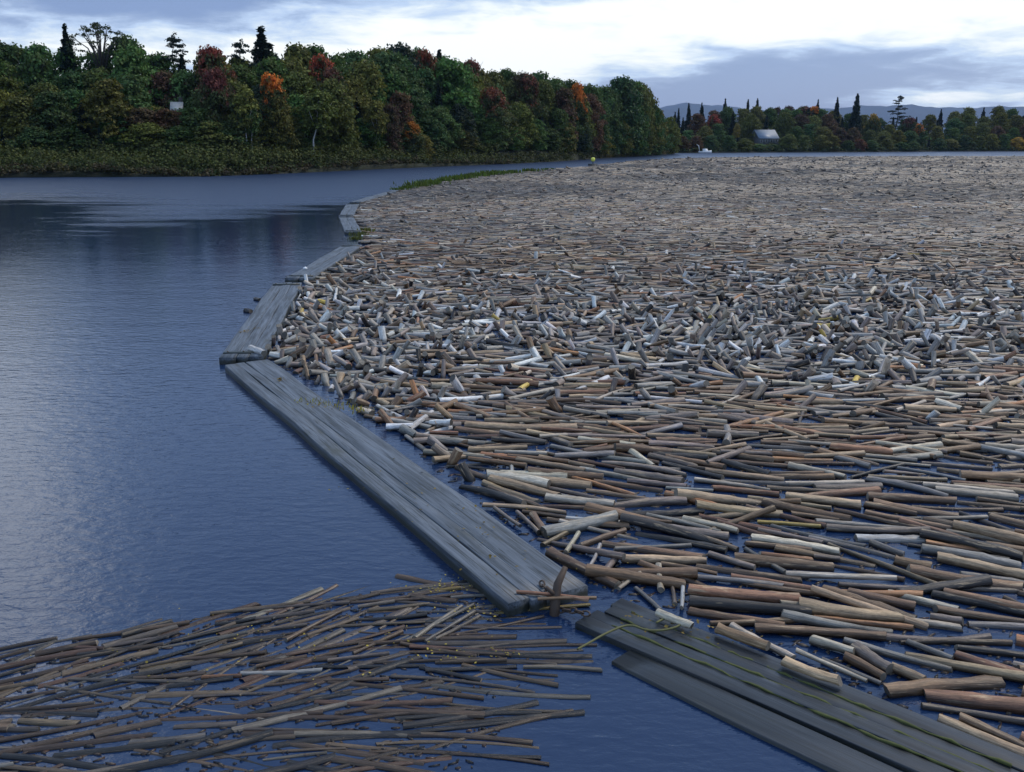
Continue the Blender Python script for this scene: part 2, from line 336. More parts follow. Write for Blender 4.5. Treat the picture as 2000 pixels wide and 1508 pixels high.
# ------------------------------------------------------------------ logs: geometry generator for N logs at once
def logs_geo(P, n, rings, end_detail=True):
    """P: dict of arrays c(N,3) ang pitch L r tint(N,3) etint(N,3) -> side mesh and end mesh arrays"""
    N = len(P['L']); th = np.linspace(0, 2 * np.pi, n, endpoint=False); aa = np.linspace(-1, 1, rings)
    ca, sa, cp, spp = np.cos(P['ang']), np.sin(P['ang']), np.cos(P['pitch']), np.sin(P['pitch'])
    A = np.stack([ca * cp, sa * cp, spp], 1); U = np.stack([-sa, ca, 0 * sa], 1); Vv = np.cross(A, U)
    seed = rng.uniform(0, 500, N); taper = P['taper']; bend = P['bend']
    rr = P['r'][:, None, None] * (1 + taper[:, None, None] * aa[None, :, None] + rng.normal(0, .06, (N, rings, n)) * (1 if n > 6 else .5) + rng.normal(0, .05, (N, rings, 1)))
    ecc = 1 + rng.uniform(-.12, .12, (N, 1, 1))
    off = (aa[None, :, None] * P['L'][:, None, None] / 2)
    pos = P['c'][:, None, None, :] + off[..., None] * A[:, None, None, :] + (rr * ecc * np.cos(th))[..., None] * U[:, None, None, :] + (rr / ecc * np.sin(th))[..., None] * Vv[:, None, None, :]
    sl = rng.normal(0, .22, (N, 2, 1)) * np.cos(th + rng.uniform(0, 6.3, (N, 2, 1))) * P['r'][:, None, None] + rng.normal(0, .06, (N, 2, n)) * P['r'][:, None, None]
    pos[:, [0, -1]] += sl[..., None] * A[:, None, None, :]          # saw cuts are never square
    pos += ((1 - aa ** 2)[None, :, None] * bend[:, None, None])[..., None] * U[:, None, None, :]
    V = pos.reshape(-1, 3)
    base = (np.arange(N) * rings * n)[:, None, None]; i = np.arange(rings - 1)[:, None]; j = np.arange(n)[None, :]
    q = np.stack([i * n + j, i * n + (j + 1) % n, (i + 1) * n + (j + 1) % n, (i + 1) * n + j], -1)[None] + base[..., None]
    Fs = q.reshape(-1, 4)
    lc = np.zeros((N, rings, n, 3)); lc[..., 0] = off; lc[..., 1] = np.cos(th) * P['r'][:, None, None] * 3 + seed[:, None, None]; lc[..., 2] = np.sin(th) * 1.0 + seed[:, None, None] * .37
    tn = np.broadcast_to(P['tint'][:, None, None, :], (N, rings, n, 3))
    ends = pos[:, [0, -1]].reshape(N * 2, n, 3)
    return V, Fs, lc.reshape(-1, 3), tn.reshape(-1, 3), ends, np.repeat(P['etint'], 2, 0), np.repeat(seed, 2)
def attr(me, name, arr):
    a_ = me.attributes.new(name, 'FLOAT_VECTOR', 'POINT'); a_.data.foreach_set('vector', np.ascontiguousarray(arr, np.float32).ravel())
def side_mesh(name, g):
    me = mesh(name, g[0], g[1], True); attr(me, 'lc', g[2]); attr(me, 'tint', g[3]); me.materials.append(M_BARK); return me
TINTS = {'B': ((.150, .088, .046), 'brown'), 'R': ((.20, .095, .050), 'russet'), 'G': ((.23, .21, .185), 'grey'), 'T': ((.31, .215, .125), 'tan'),
         'W': ((.50, .49, .46), 'bleached'), 'O': ((.33, .15, .06), 'orange'), 'D': ((.032, .027, .024), 'dark'), 'Y': ((.42, .29, .06), 'yellowed'),
         'P': ((.40, .335, .25), 'straw'), 'M': ((.185, .140, .112), 'mauve')}
KEYS = list(TINTS)
def pick(n, w): return rng.choice(KEYS, n, p=np.array([w.get(k_, 0) for k_ in KEYS]) / sum(w.values()))
def params(c, ang, pitch, L, r, keys, taper=None, bend=None):
    N = len(L); t_ = np.array([TINTS[k_][0] for k_ in keys]) * rng.uniform(.7, 1.35, (N, 1)) * rng.normal(1, .02, (N, 3))
    e = np.array([(.10, .085, .065)]) * rng.uniform(.3, 2.6, (N, 1)) * np.array([[1, 1, 1.0]])
    return dict(c=np.asarray(c, float).reshape(N, 3), ang=np.asarray(ang, float), pitch=np.asarray(pitch, float), L=np.asarray(L, float), r=np.asarray(r, float), tint=t_, etint=e,
                taper=rng.uniform(-.12, .12, N) if taper is None else taper, bend=rng.normal(0, .019, N) * np.asarray(L) if bend is None else bend)

# occupancy raster of the near water
GX0, GY0, CS, GW, GH = -12.0, 4.0, .04, 1100, 1150
occ = np.zeros((GH, GW), np.uint8)
def foot(x, y, ang, L, wid):
    na, nb = max(2, int(L / CS * 1.3)), max(2, int(wid / CS * 1.5))
    a_ = np.linspace(-L / 2, L / 2, na)[:, None]; b_ = np.linspace(-wid / 2, wid / 2, nb)[None, :]
    X_ = x + a_ * math.cos(ang) - b_ * math.sin(ang); Y_ = y + a_ * math.sin(ang) + b_ * math.cos(ang)
    ix = ((X_ - GX0) / CS).astype(int).ravel(); iy = ((Y_ - GY0) / CS).astype(int).ravel()
    ok = (ix >= 0) & (ix < GW) & (iy >= 0) & (iy < GH); return iy[ok], ix[ok]
def inpoly(px, py, poly):
    px = np.asarray(px); py = np.asarray(py); c_ = np.zeros(px.shape, bool); n = len(poly)
    for i in range(n):
        x1, y1 = poly[i]; x2, y2 = poly[(i + 1) % n]
        if y1 == y2: continue
        c_ ^= ((y1 > py) != (y2 > py)) & (px < (x2 - x1) * (py - y1) / (y2 - y1) + x1)
    return c_
FIELD_PX = [(534, 712), (520, 697), (596, 552), (620, 540), (714, 480), (712, 452), (696, 423), (706, 397), (766, 378), (852, 357), (945, 344), (1040, 336), (1150, 326), (1240, 316), (1330, 310), (1500, 308), (1850, 306), (2500, 306),
            (2500, 1700), (1960, 1500), (1700, 1355), (1540, 1283), (1405, 1219), (1280, 1186), (1165, 1150), (985, 1024), (815, 884), (690, 800), (600, 745)]
FIELD = [tuple(gp(*p)[:2]) for p in FIELD_PX]
SLAB_PX = [(-300, 1290), (100, 1262), (145, 1244), (370, 1210), (405, 1200), (610, 1176), (760, 1150), (900, 1138), (985, 1186), (975, 1225), (900, 1245), (1060, 1262), (1060, 1280), (1010, 1300), (1030, 1325), (930, 1500), (-400, 1600)]
SLAB = [tuple(gp(*p)[:2]) for p in SLAB_PX]
# hand traced logs: x1 y1 x2 y2 thickness(px) colour
TR = """1378 921 1531 939 15 T;1540 912 1651 933 17 P;1534 945 1687 942 13 P;1663 933 1765 908 9 D;1300 952 1393 957 9 W;1393 954 1522 966 14 R;1300 966 1402 992 17 O;1534 972 1681 990 22 T;1690 988 1790 1004 15 B;
1480 1020 1603 1029 10 Y;1546 1005 1639 1017 12 B;1480 1038 1606 1059 12 M;1334 1016 1441 1040 15 P;1339 1041 1441 1074 13 T;1456 1062 1585 1076 14 B;1483 1082 1588 1094 15 O;1590 1090 1640 1094 11 M;
1618 1062 1849 1150 13 T;1615 1032 1815 1040 16 M;1700 1060 1765 1084 16 G;1747 1095 1816 1110 26 B;1456 1071 1534 1119 12 G;1384 1083 1474 1110 16 M;1534 1122 1750 1137 14 P;1352 1128 1528 1146 12 G;
1450 1137 1666 1174 14 B;1357 1155 1535 1167 13 G;1348 1180 1582 1200 30 D;1525 1180 1640 1190 15 P;1640 1188 1730 1200 14 O;1662 1158 1786 1186 24 B;1732 1156 1870 1192 17 P;1588 1206 1783 1226 15 O;
1387 1219 1588 1212 13 B;1429 1224 1549 1287 16 P;1475 1232 1726 1244 22 B;1555 1275 1693 1334 7 P;1585 1254 1668 1280 20 P;1606 1288 1720 1334 12 G;1648 1251 1860 1306 17 G;1670 1268 1738 1312 28 M;
1650 1285 1725 1325 22 B;1741 1306 1805 1334 22 T;1771 1254 1860 1290 16 G;1816 1208 1880 1218 20 M;1211 1095 1379 1096 18 T;1292 1106 1400 1124 12 B;1200 1074 1350 1064 10 G;1133 1066 1220 1036 15 B;
1060 1064 1127 1026 13 T;1105 1083 1130 1043 11 P;1010 1002 1052 1042 10 M;1040 1008 1066 1044 18 B;965 993 1016 1030 9 M;943 990 1106 1003 11 T;1065 974 1200 988 21 P;1205 978 1242 976 9 D;1106 1012 1250 1020 12 W;
1020 1000 1106 1012 10 B;1250 1018 1312 1022 9 B;1150 1115 1172 1068 10 G;1172 1130 1206 1090 15 M;1208 1152 1268 1110 10 P;1286 1107 1291 1154 14 P;1309 1131 1318 1180 11 M;1334 1140 1331 1191 9 W;1241 1148 1290 1192 9 G;
1215 1140 1245 1112 12 M;998 905 1000 935 10 W;1010 900 1140 920 13 T;1176 906 1340 928 12 M;1225 940 1340 952 12 M;905 832 1130 838 24 T;840 848 895 850 10 R;1085 826 1205 830 10 P;1100 852 1260 856 10 M;
1015 764 1038 748 13 Y;1130 900 1220 916 9 R;1100 744 1205 728 14 B;1160 710 1240 700 8 T;1000 712 1060 706 9 P;820 697 985 690 11 T;860 705 1005 712 9 B;700 705 860 692 8 P;1370 838 1500 846 10 B;1420 900 1560 912 12 B;
1655 890 1790 900 12 G;1760 870 1850 884 14 M;1300 870 1400 864 8 R;1450 868 1560 876 9 G;1590 850 1700 858 9 T;1505 785 1590 800 11 R;1700 800 1810 828 10 R;1240 770 1340 770 12 R;1170 805 1300 815 10 G;1310 812 1420 812 9 P"""
SL = """410 1197 606 1171 9 T;142 1246 370 1213 6 B;182 1294 350 1233 8 D;142 1301 186 1292 7 B;338 1250 530 1208 7 D;382 1257 482 1232 6 G;274 1300 474 1255 8 T;558 1248 666 1190 8 B;558 1276 790 1219 9 R;610 1221 830 1213 6 T;
474 1190 682 1175 6 M;690 1273 786 1231 6 B;790 1248 926 1180 5 G;810 1244 902 1180 5 P;830 1249 926 1192 5 G;850 1247 937 1200 6 M;690 1206 834 1199 5 D;782 1254 930 1278 7 B;394 1321 472 1316 10 O;470 1313 628 1305 12 W;
965 1194 1152 1180 11 Y;1022 1299 1175 1306 5 P;800 1262 1040 1269 8 R;780 1270 1000 1276 6 B;620 1300 830 1296 8 D;830 1306 1010 1298 14 D;540 1324 760 1326 7 B;142 1262 204 1264 5 R;130 1322 380 1330 6 M;330 1286 520 1272 7 B;
260 1322 400 1312 6 B;600 1238 700 1205 6 T;700 1256 830 1246 6 B;640 1290 760 1272 7 M;500 1300 600 1280 6 B;850 1290 990 1288 9 B;200 1262 330 1240 5 M;150 1276 260 1262 5 D;720 1190 840 1176 5 T;770 1170 905 1158 5 B;820 1300 940 1326 8 D;
700 1182 770 1172 5 P;850 1150 900 1146 5 Y;880 1165 950 1160 7 G;500 1230 600 1218 5 M;420 1216 500 1206 5 D"""
near = []   # (x,y,z,ang,pitch,L,r,key,rings,poly)
def add_log(x, y, z, ang, pitch, L, r, key, cat='log'):
    near.append([x, y, z, ang, pitch, L, r, key, cat]); iy, ix = foot(x, y, ang, L, r * 1.8); occ[iy, ix] = np.minimum(occ[iy, ix] + 1, 9)
for s_, cat in ((TR, 'log'), (SL, 'pole')):
    for e in s_.replace('\n', '').split(';'):
        x1, y1, x2, y2, tk, key = e.split(); A = gp(float(x1), float(y1), .03); B = gp(float(x2), float(y2), .03); m_ = (A + B) / 2
        dd = math.sqrt(m_.y ** 2 + m_.x ** 2 + 25); dz = dd / math.sqrt(1 + ((float(x1) - 1000) / F) ** 2)
        rad = float(tk) / F * dz / 2 * .86; L = (B - A).length
        if cat == 'log': L = min(L, 2.0) if L < 2.6 else L
        add_log(m_.x, m_.y, .02 + random.uniform(0, .04) if cat == 'log' else .01, math.atan2(B.y - A.y, B.x - A.x), random.gauss(0, .015), L, max(rad, .025), key, cat)
def zone_params(px, py):
    """orientation, pitch, length and colours by where on the jam the logs lie"""
    return None
nearW = {'B': 8, 'R': 1.8, 'G': 2.2, 'T': 4.0, 'W': .12, 'O': .7, 'D': 2.0, 'P': 2.4, 'M': 3.2}
jumW = {'B': 1.4, 'R': .2, 'G': 7, 'T': 1.0, 'W': 3.2, 'O': .1, 'D': 2.4, 'P': 1.2, 'M': 3.5, 'Y': .05}
farW = {'B': 2.6, 'R': .5, 'G': 3.6, 'T': 3.0, 'W': .4, 'O': .05, 'D': 1.6, 'P': 1.8, 'M': 4.5}
def jum(px, py):
    """how tangled the jam is at a place"""
    a_ = math.exp(-((py - 650) / 95) ** 2) * (.55 + .5 * math.exp(-((px - 1500) / 330) ** 2) + .35 * math.exp(-((px - 720) / 170) ** 2))
    b_ = math.exp(-((px - (620 + (py - 700) * .95)) / 150) ** 2) * (1 if 700 < py < 900 else .3)
    return min(1.0, a_ * 1.15 + .8 * b_) * (1 if py < 860 else .35)
YM = 47.0
def scatter(npts, maxover, zlo, zhi, layer):
    bx = [p[0] for p in FIELD]; cnt = 0
    ys = rng.uniform(6.0, YM, npts); xs = rng.uniform(-13, 1, npts)
    xs = rng.uniform(-.33 * ys - 1, .62 * ys + 1.5)
    ok = inpoly(xs, ys, FIELD)
    keysN = pick(npts, nearW); keysJ = pick(npts, jumW)
    for i in np.nonzero(ok)[0]:
        x, y = xs[i], ys[i]; px, py = proj((x, y, 0)); j = jum(px, py)
        if random.random() < j * .85: ang = random.uniform(0, math.pi); L = random.uniform(.28, .68); key = keysJ[i]; r_ = random.uniform(.045, .085); tangled = True
        else:
            base = -.42 if py > 930 else (-.16 if py > 800 else .02)
            ang = random.gauss(base, .34 if py > 800 else .4) if random.random() > .10 else random.uniform(0, math.pi); L = random.choice((1.22, 1.22, 1.22, 1.3, 1.1, 1.6 if py < 850 else 1.25)) * random.uniform(.93, 1.05); key = keysN[i] if random.random() > j else keysJ[i]
            L *= .95 if py > 930 else .82; r_ = random.choice((.030, .035, .040, .046, .052, .060, .070)) * random.uniform(.9, 1.12) * (1.0 if py < 930 else 1.15); tangled = False
        if py > 900 and random.random() < (0, .0, .38, .93)[layer]: continue
        iy, ix = foot(x, y, ang, L, r_ * 1.8)
        if len(iy) == 0: continue
        o_ = occ[iy, ix]
        if (o_ > 0).mean() > maxover or o_.max() > layer: continue
        e1 = (x + math.cos(ang) * L / 2, y + math.sin(ang) * L / 2); e2 = (x - math.cos(ang) * L / 2, y - math.sin(ang) * L / 2)
        if not inpoly(np.array([e1[0], e2[0]]), np.array([e1[1], e2[1]]), FIELD).all(): continue
        pitch = random.gauss(0, .02)
        if layer > 1: pitch = random.gauss(0, .07)
        z_ = random.uniform(zlo, zhi)
        if tangled and random.random() < .6: pitch = random.uniform(-1.1, 1.1); z_ += .06
        add_log(x, y, z_, ang, pitch, L, r_, key); cnt += 1
    return cnt
scatter(30000, .05, .0, .03, 1)
scatter(34000, .18, .0, .03, 2)
scatter(6500, .60, .04, .08, 3)
# thin slabs and edgings drifting in the bottom left pen
spx = rng.uniform(-11, 1.2, 2600); spy = rng.uniform(6, 10.5, 2600)
ok = inpoly(spx, spy, SLAB); kk = pick(2600, {'B': 7, 'D': 3, 'M': 2.5, 'T': 3.2, 'R': 1.6, 'P': 1.2, 'G': .6})
for i in np.nonzero(ok)[0][:1000]:
    ang = random.gauss(.55 if spx[i] < -1.2 and spy[i] > 7.6 else .08, .2); L = random.uniform(.5, 1.6); r_ = random.choice((.018, .024, .03, .036, .046)) * random.uniform(.85, 1.15)
    iy, ix = foot(spx[i], spy[i], ang, L, r_ * 2)
    if len(iy) and (occ[iy, ix] > 0).mean() < .62: add_log(spx[i], spy[i], random.uniform(-.015, .005), ang, random.gauss(0, .01), L, r_, kk[i], 'pole')

# size in the picture decides which ones become things of their own
def psize(l):
    px, py = proj(l[:3])
    if not (-30 < px < 2030 and py < 1530): return 0
    dd = math.hypot(l[1], l[0], EYE); v = abs(math.sin(l[3])) * EYE / dd; c_ = abs(math.cos(l[3]))
    return l[5] * math.hypot(c_, v * .9) * l[6] / dd ** 2
siz = np.array([psize(l) for l in near]); cats = np.array([l[8] for l in near])
solo = set()
for cat, lim in (('log', 296), ('pole', 120)):
    idx = np.nonzero((cats == cat) & (siz > 0))[0]; solo |= set(idx[np.argsort(-siz[idx])][:lim].tolist())
rest = [l for i, l in enumerate(near) if i not in solo]

# labels of the single logs
def near_place(px, py):
    if py > 1120 and px < 300: return 'in the lower left corner'
    if py > 1130 and px < 620: return 'left among the drifting slabs' if py < 1250 else 'at the lower left edge'
    if py > 1130 and px < 960: return 'left of the long boom end' if py < 1250 else 'by the lower open water'
    if px < 1175 and py > 1170: return 'between the two near booms'
    if py > 1300 and px > 1500: return 'by the dark boom, lowest'
    if py > 1160: return 'along the dark boom' if px < 1500 else ('on the lowest rows' if px < 1780 else 'in the lower right corner')
    if py > 1030 and px < 1300: return 'by the long boom end'
    row = 'on low rows' if py > 1080 else 'on lower middle rows' if py > 1010 else 'on middle rows' if py > 940 else 'on upper rows' if py > 870 else 'on top rows' if py > 780 else 'among tangled logs'
    edge = ', beside the boom' if px < (py - 100) * 1.0 + 120 and px < 1120 else ', centre left' if px < 1150 else ', centre' if px < 1400 else ', centre right' if px < 1640 else ', far right'
    return row + edge
def tilt(ang):
    a_ = (ang + math.pi / 2) % math.pi - math.pi / 2
    return 'level' if abs(a_) < .2 else ('right end lower' if a_ < 0 else 'right end higher') if abs(a_) < .95 else 'end-on'
ORD = ['first', 'second', 'third', 'fourth', 'fifth', 'sixth', 'seventh', 'eighth', 'ninth', 'tenth', 'eleventh', 'twelfth', 'thirteenth', 'fourteenth', 'fifteenth', 'sixteenth', 'seventeenth', 'eighteenth']
def unique_labels(items):
    """items: (key text, px) -> labels that differ, told apart by order from the left"""
    by = {}
    for i, (t_, px) in enumerate(items): by.setdefault(t_, []).append((px, i))
    out = [None] * len(items)
    for t_, l in by.items():
        l.sort()
        for q, (px, i) in enumerate(l):
            if len(l) == 1: out[i] = t_
            elif q == 0: out[i] = 'leftmost ' + t_
            elif q == len(l) - 1: out[i] = 'rightmost ' + t_
            else: out[i] = ORD[min(q, 17)] + ' from left, ' + t_
    return out
solo = sorted(solo); items = []
for i in solo:
    l = near[i]; px, py = proj(l[:3]); L = l[5]
    ln = ('thick ' if l[6] > .095 else 'thin ' if l[6] < .055 else '') if l[8] == 'log' else ('long ' if L > 1.5 else 'short ' if L < .8 else '')
    items.append((ln + TINTS[l[7]][1] + (' log, ' if l[8] == 'log' else ' slab, ') + tilt(l[3]) + ', ' + near_place(px, py), px))
labs = unique_labels(items)
for i, lab in zip(solo, labs):
    l = near[i]; n_ = 14 if l[8] == 'log' else 7
    P = params([[0, 0, 0]], [0], [0], [l[5]], [l[6]], [l[7]])
    if l[8] == 'pole': P['etint'] *= .6; P['bend'] *= 1.2
    g = logs_geo(P, n_, 9)
    if l[8] == 'pole': g[0][:, 2] *= .6
    me = side_mesh('bark', g); o = link('pulpwood_log' if l[8] == 'log' else 'drifting_slab', me, None)
    o.location = l[:3]; o.rotation_euler = (random.uniform(-.5, .5) if l[8] == 'log' else 0, -l[4], l[3])
    tag(o, lab, 'log' if l[8] == 'log' else 'wood slab', 'logs floating in the jam' if l[8] == 'log' else 'thin slabs drifting below the long boom')
    if l[8] == 'log':
        for e in (0, 1):
            ring = g[4][e]; cx = ring.mean(0); sgn = -1 if e == 0 else 1
            V = np.vstack([ring + [sgn * .002, 0, 0], cx + (ring - cx) * .55 + [sgn * .006, 0, 0], [cx + [sgn * .004, 0, 0]]]); n = n_
            Fc = [[q, (q + 1) % n, n + (q + 1) % n, n + q] for q in range(n)] + [[n + q, n + (q + 1) % n, 2 * n] for q in range(n)]
            if e == 0: Fc = [f[::-1] for f in Fc]
            em = mesh('cut_end', V, Fc); attr(em, 'lc', V + g[6][0]); attr(em, 'tint', np.repeat(g[5][e:e + 1], len(V), 0)); link('cut_end', em, M_CUT, o)
def stuff_logs(name, P, n, rings, label):
    V, Fs, lc, tn, ends, et, sd = logs_geo(P, n, rings)
    k_ = len(V); N2 = len(ends); V2 = ends.reshape(-1, 3); f2 = (np.arange(N2)[:, None] * n + np.arange(n))
    f2[0::2] = f2[0::2, ::-1]
    me = bpy.data.meshes.new(name); allV = np.vstack([V, V2]).astype(np.float32); me.vertices.add(len(allV)); me.vertices.foreach_set('co', allV.ravel())
    flat = np.concatenate([Fs.ravel(), (f2 + k_).ravel()]); sizes = np.concatenate([np.full(len(Fs), 4), np.full(N2, n)])
    me.loops.add(len(flat)); me.loops.foreach_set('vertex_index', flat.astype(np.int32)); me.polygons.add(len(sizes)); me.polygons.foreach_set('loop_start', (np.cumsum(sizes) - sizes).astype(np.int32))
    me.materials.append(M_BARK); me.materials.append(M_CUT); me.update(calc_edges=True)
    me.polygons.foreach_set('material_index', np.concatenate([np.zeros(len(Fs)), np.ones(N2)]).astype(np.int32))
    me.polygons.foreach_set('use_smooth', np.concatenate([np.ones(len(Fs), bool), np.zeros(N2, bool)]))
    lcE = V2.copy() * 3; attr(me, 'lc', np.vstack([lc, lcE])); attr(me, 'tint', np.vstack([tn, np.repeat(et, n, 0)]))
    o = link(name, me, None); return tag(o, label, 'log mass', kind='stuff')
ra = np.array([[l[0], l[1], l[2], l[3], l[4], l[5], l[6]] for l in rest]); rk = [l[7] for l in rest]
# the far jam
def far_rows(y0, y1, cell_x, cell_y, L, r_, zamp):
    out = []; ys = np.arange(y0, y1, cell_y)
    for y in ys:
        xs = np.arange(-.36 * y - 2, .64 * y + 4, cell_x); xs = xs + rng.uniform(-.5, .5, len(xs)) * cell_x; yy = y + rng.uniform(-.6, .6, len(xs)) * cell_y
        pat = np.sin(xs * .16 + 2 * np.sin(y * .09)) + np.sin(xs * .07 - y * .21 + 1.7); k_ = inpoly(xs, yy, FIELD) & (rng.random(len(xs)) < np.clip(.93 - .22 * (pat > 1.25), 0, 1)); out.append(np.stack([xs[k_], yy[k_]], 1))
    p = np.vstack(out); n = len(p); wild = rng.random(n) < .2
    ang = np.where(wild, rng.uniform(0, np.pi, n), rng.normal(0, .3, n) + .4 * np.sin(p[:, 0] * .13 + 1.5 * np.sin(p[:, 1] * .11))); pit = np.where(rng.random(n) < .05, rng.uniform(-.4, .4, n), rng.normal(0, .04, n))
    z = rng.uniform(0, zamp, n)
    return np.column_stack([p, z, ang, pit, L * rng.uniform(.75, 1.25, n), r_ * rng.uniform(.7, 1.4, n)])
fa = far_rows(YM - .6, 80, .92, .150, 1.0, .058, .06); fb = far_rows(80, 140, 1.3, .26, 1.3, .09, .08); fc = far_rows(140, 305, 2.2, .60, 2.2, .17, .10)
allf = np.vstack([ra, fa]); kf = np.concatenate([np.array(rk), pick(len(fa), farW)])
def from_rows(a_, k_):
    P = params(a_[:, :3], a_[:, 3], a_[:, 4], a_[:, 5], a_[:, 6], k_)
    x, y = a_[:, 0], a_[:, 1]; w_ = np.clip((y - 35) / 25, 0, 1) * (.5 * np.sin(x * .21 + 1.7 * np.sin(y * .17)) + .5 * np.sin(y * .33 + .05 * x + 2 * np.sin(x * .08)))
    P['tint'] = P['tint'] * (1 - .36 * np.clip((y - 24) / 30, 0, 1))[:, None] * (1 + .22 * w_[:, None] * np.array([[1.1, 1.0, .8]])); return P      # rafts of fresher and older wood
# one mass: everything past the largest three hundred
def merge_stuff():
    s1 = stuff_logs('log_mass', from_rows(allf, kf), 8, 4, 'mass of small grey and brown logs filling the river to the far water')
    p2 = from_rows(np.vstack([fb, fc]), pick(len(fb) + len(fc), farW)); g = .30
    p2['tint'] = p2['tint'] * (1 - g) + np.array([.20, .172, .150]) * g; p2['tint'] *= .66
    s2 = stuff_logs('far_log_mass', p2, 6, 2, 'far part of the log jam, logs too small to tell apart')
    return s1, s2
merge_stuff()
print('logs near', len(near), 'solo', len(solo), 'mid', len(fa), 'far', len(fb) + len(fc))
#@@OBJECTS
# ------------------------------------------------------------------ trees
def leafmesh(name, C, N, size, droop=None):
    """many small four-cornered leaves at C with normals N"""
    n = len(C); r1 = rng.normal(size=(n, 3)); N = N / (np.linalg.norm(N, axis=1, keepdims=True) + 1e-9)
    U = np.cross(N, r1); U /= np.linalg.norm(U, axis=1, keepdims=True) + 1e-9; V = np.cross(N, U)
    s = (size * rng.uniform(.6, 1.3, n))[:, None]; e = rng.uniform(.5, .9, n)[:, None]
    q = np.stack([C - U * s, C - V * s * e, C + U * s, C + V * s * e], 1).reshape(-1, 3)
    me = mesh(name, q, np.arange(n * 4).reshape(n, 4)); a_ = me.attributes.new('leafv', 'FLOAT', 'POINT'); a_.data.foreach_set('value', np.repeat(rng.random(n), 4).astype(np.float32)); return me
def cloud_crown(name, clumps, leaves, size):
    C = []; N = []
    for (p_, r_) in clumps:
        k_ = max(20, int(leaves * r_ * r_)); d_ = rng.normal(size=(k_, 3)); d_ /= np.linalg.norm(d_, axis=1, keepdims=True)
        d_[:, 2] = np.where(d_[:, 2] < -.3, -d_[:, 2] * .6, d_[:, 2]); rad = r_ * rng.uniform(.55, 1.08, k_)[:, None]
        C.append(np.array(p_) + d_ * rad * np.array([1, 1, .75])); N.append(d_ * .8 + rng.normal(size=(k_, 3)) * .6 + [0, 0, .4])
    return leafmesh(name, np.vstack(C), np.vstack(N), size)
def broad_crown(seed, H=12.0, Wd=8.0, low=.16, n=34, airy=False):
    r = random.Random(seed); cl = []
    lob = [r.uniform(.8, 1.15) for _ in range(8)]
    for i in range(n):
        t_ = (i + .5) / n; z = low + (1 - low) * t_; prof = math.sin(math.pi * min(1, (z - low) / (1 - low) * .82 + .18)) ** .6
        g = i * 2.4 + r.uniform(-.5, .5); rr = Wd / 2 * prof * lob[int(g * 1.3) % 8] * r.uniform(.5, .9)
        cl.append(((rr * math.cos(g), rr * math.sin(g), z * H - .9), r.uniform(.9, 1.75) * (Wd / 8)))
    cl.append(((0, 0, H - 1.6), 1.4))
    for i in range(14): z = low + (1 - low) * (i + .5) / 15; cl.append(((r.uniform(-.12, .12) * Wd, r.uniform(-.12, .12) * Wd, z * H - .6), r.uniform(1.3, 2.0) * (Wd / 8)))
    return cloud_crown('crown', cl, 50, .27)
def trunk_mesh(H, r0, limbs, seed, top=.85, spread=3.0):
    r = random.Random(seed); b_ = MB(); P = [(r.uniform(-.12, .12) * i, r.uniform(-.12, .12) * i, H * top * i / 6) for i in range(7)]
    b_.tube(P, [r0 * (1.25 if i == 0 else 1 - .8 * i / 6) for i in range(7)], 7)
    for q in range(limbs):
        i = r.choice((2, 3, 3, 4, 5)); a_ = r.uniform(0, 6.28); s = Vector(P[i]); l_ = spread * r.uniform(.6, 1.1)
        b_.tube([s, s + Vector((math.cos(a_) * l_ * .5, math.sin(a_) * l_ * .5, l_ * .45)), s + Vector((math.cos(a_) * l_, math.sin(a_) * l_, l_ * 1.0))], [r0 * .4, r0 * .25, r0 * .08], 5)
    return mesh('trunk', b_.v, b_.f, True)
def spruce_crown(seed, H=14.0, Wd=5.0, tiers=24, irregular=0.0, low=.12):
    r = random.Random(seed); C = []; N = []
    for i in range(tiers):
        t_ = i / (tiers - 1); z = H * (low + (1 - low) * t_); rad = (Wd / 2 * (1 - t_) ** .8 + .25) * r.uniform(.72, 1.12); z += r.uniform(-.25, .25); nb = max(5, int(11 - 6 * t_))
        for b_ in range(nb):
            if irregular and r.random() < irregular: continue
            a_ = 6.283 * b_ / nb + r.uniform(-.3, .3); L = rad * r.uniform(.7, 1.12 + irregular * .4); k_ = int(36 * L) + 14
            s = rng.random(k_) ** .7; side = rng.normal(0, .13, k_) * (1.2 - s) * L
            x_ = s * L; C.append(np.stack([x_ * math.cos(a_) - side * math.sin(a_), x_ * math.sin(a_) + side * math.cos(a_), z - .38 * x_ * (1 if not irregular else -.15) + rng.normal(0, .22, k_)], 1))
            N.append(rng.normal(0, .5, (k_, 3)) + [0, 0, 1])
    return leafmesh('crown', np.vstack(C), np.vstack(N), .24)
def pine_crown(seed, H=14.0):
    """old white pine: few ragged level boughs with tufts of needles"""
    r = random.Random(seed); cl = []
    z = H * .34
    while z < H - .5:
        t_ = (z / H - .34) / .66; R_ = (2.9 * (1 - t_) ** .55 + .3) * r.uniform(.55, 1.1)
        for b_ in range(r.choice((2, 3, 4))):
            a_ = r.uniform(0, 6.283); L = R_ * r.uniform(.5, 1.1)
            for q in range(4): d_ = L * (.3 + .25 * q); cl.append(((d_ * math.cos(a_) + r.uniform(-.2, .2), d_ * math.sin(a_) + r.uniform(-.2, .2), z + .12 * d_ + r.uniform(-.15, .2)), r.uniform(.28, .52)))
        z += H * r.uniform(.035, .075)
    for q in range(5): cl.append(((r.uniform(-.3, .3), r.uniform(-.3, .3), H - .2 - .35 * q), .35))
    return cloud_crown('crown', cl, 150, .13)
BROAD = [(broad_crown(s, 12, w_, l_, n_), trunk_mesh(12, .22, 5, s), 12.0) for s, w_, l_, n_ in ((1, 9.5, .06, 44), (2, 8.5, .06, 42), (3, 10.5, .08, 50), (4, 8, .05, 40), (5, 10, .1, 46), (6, 9, .08, 46))]
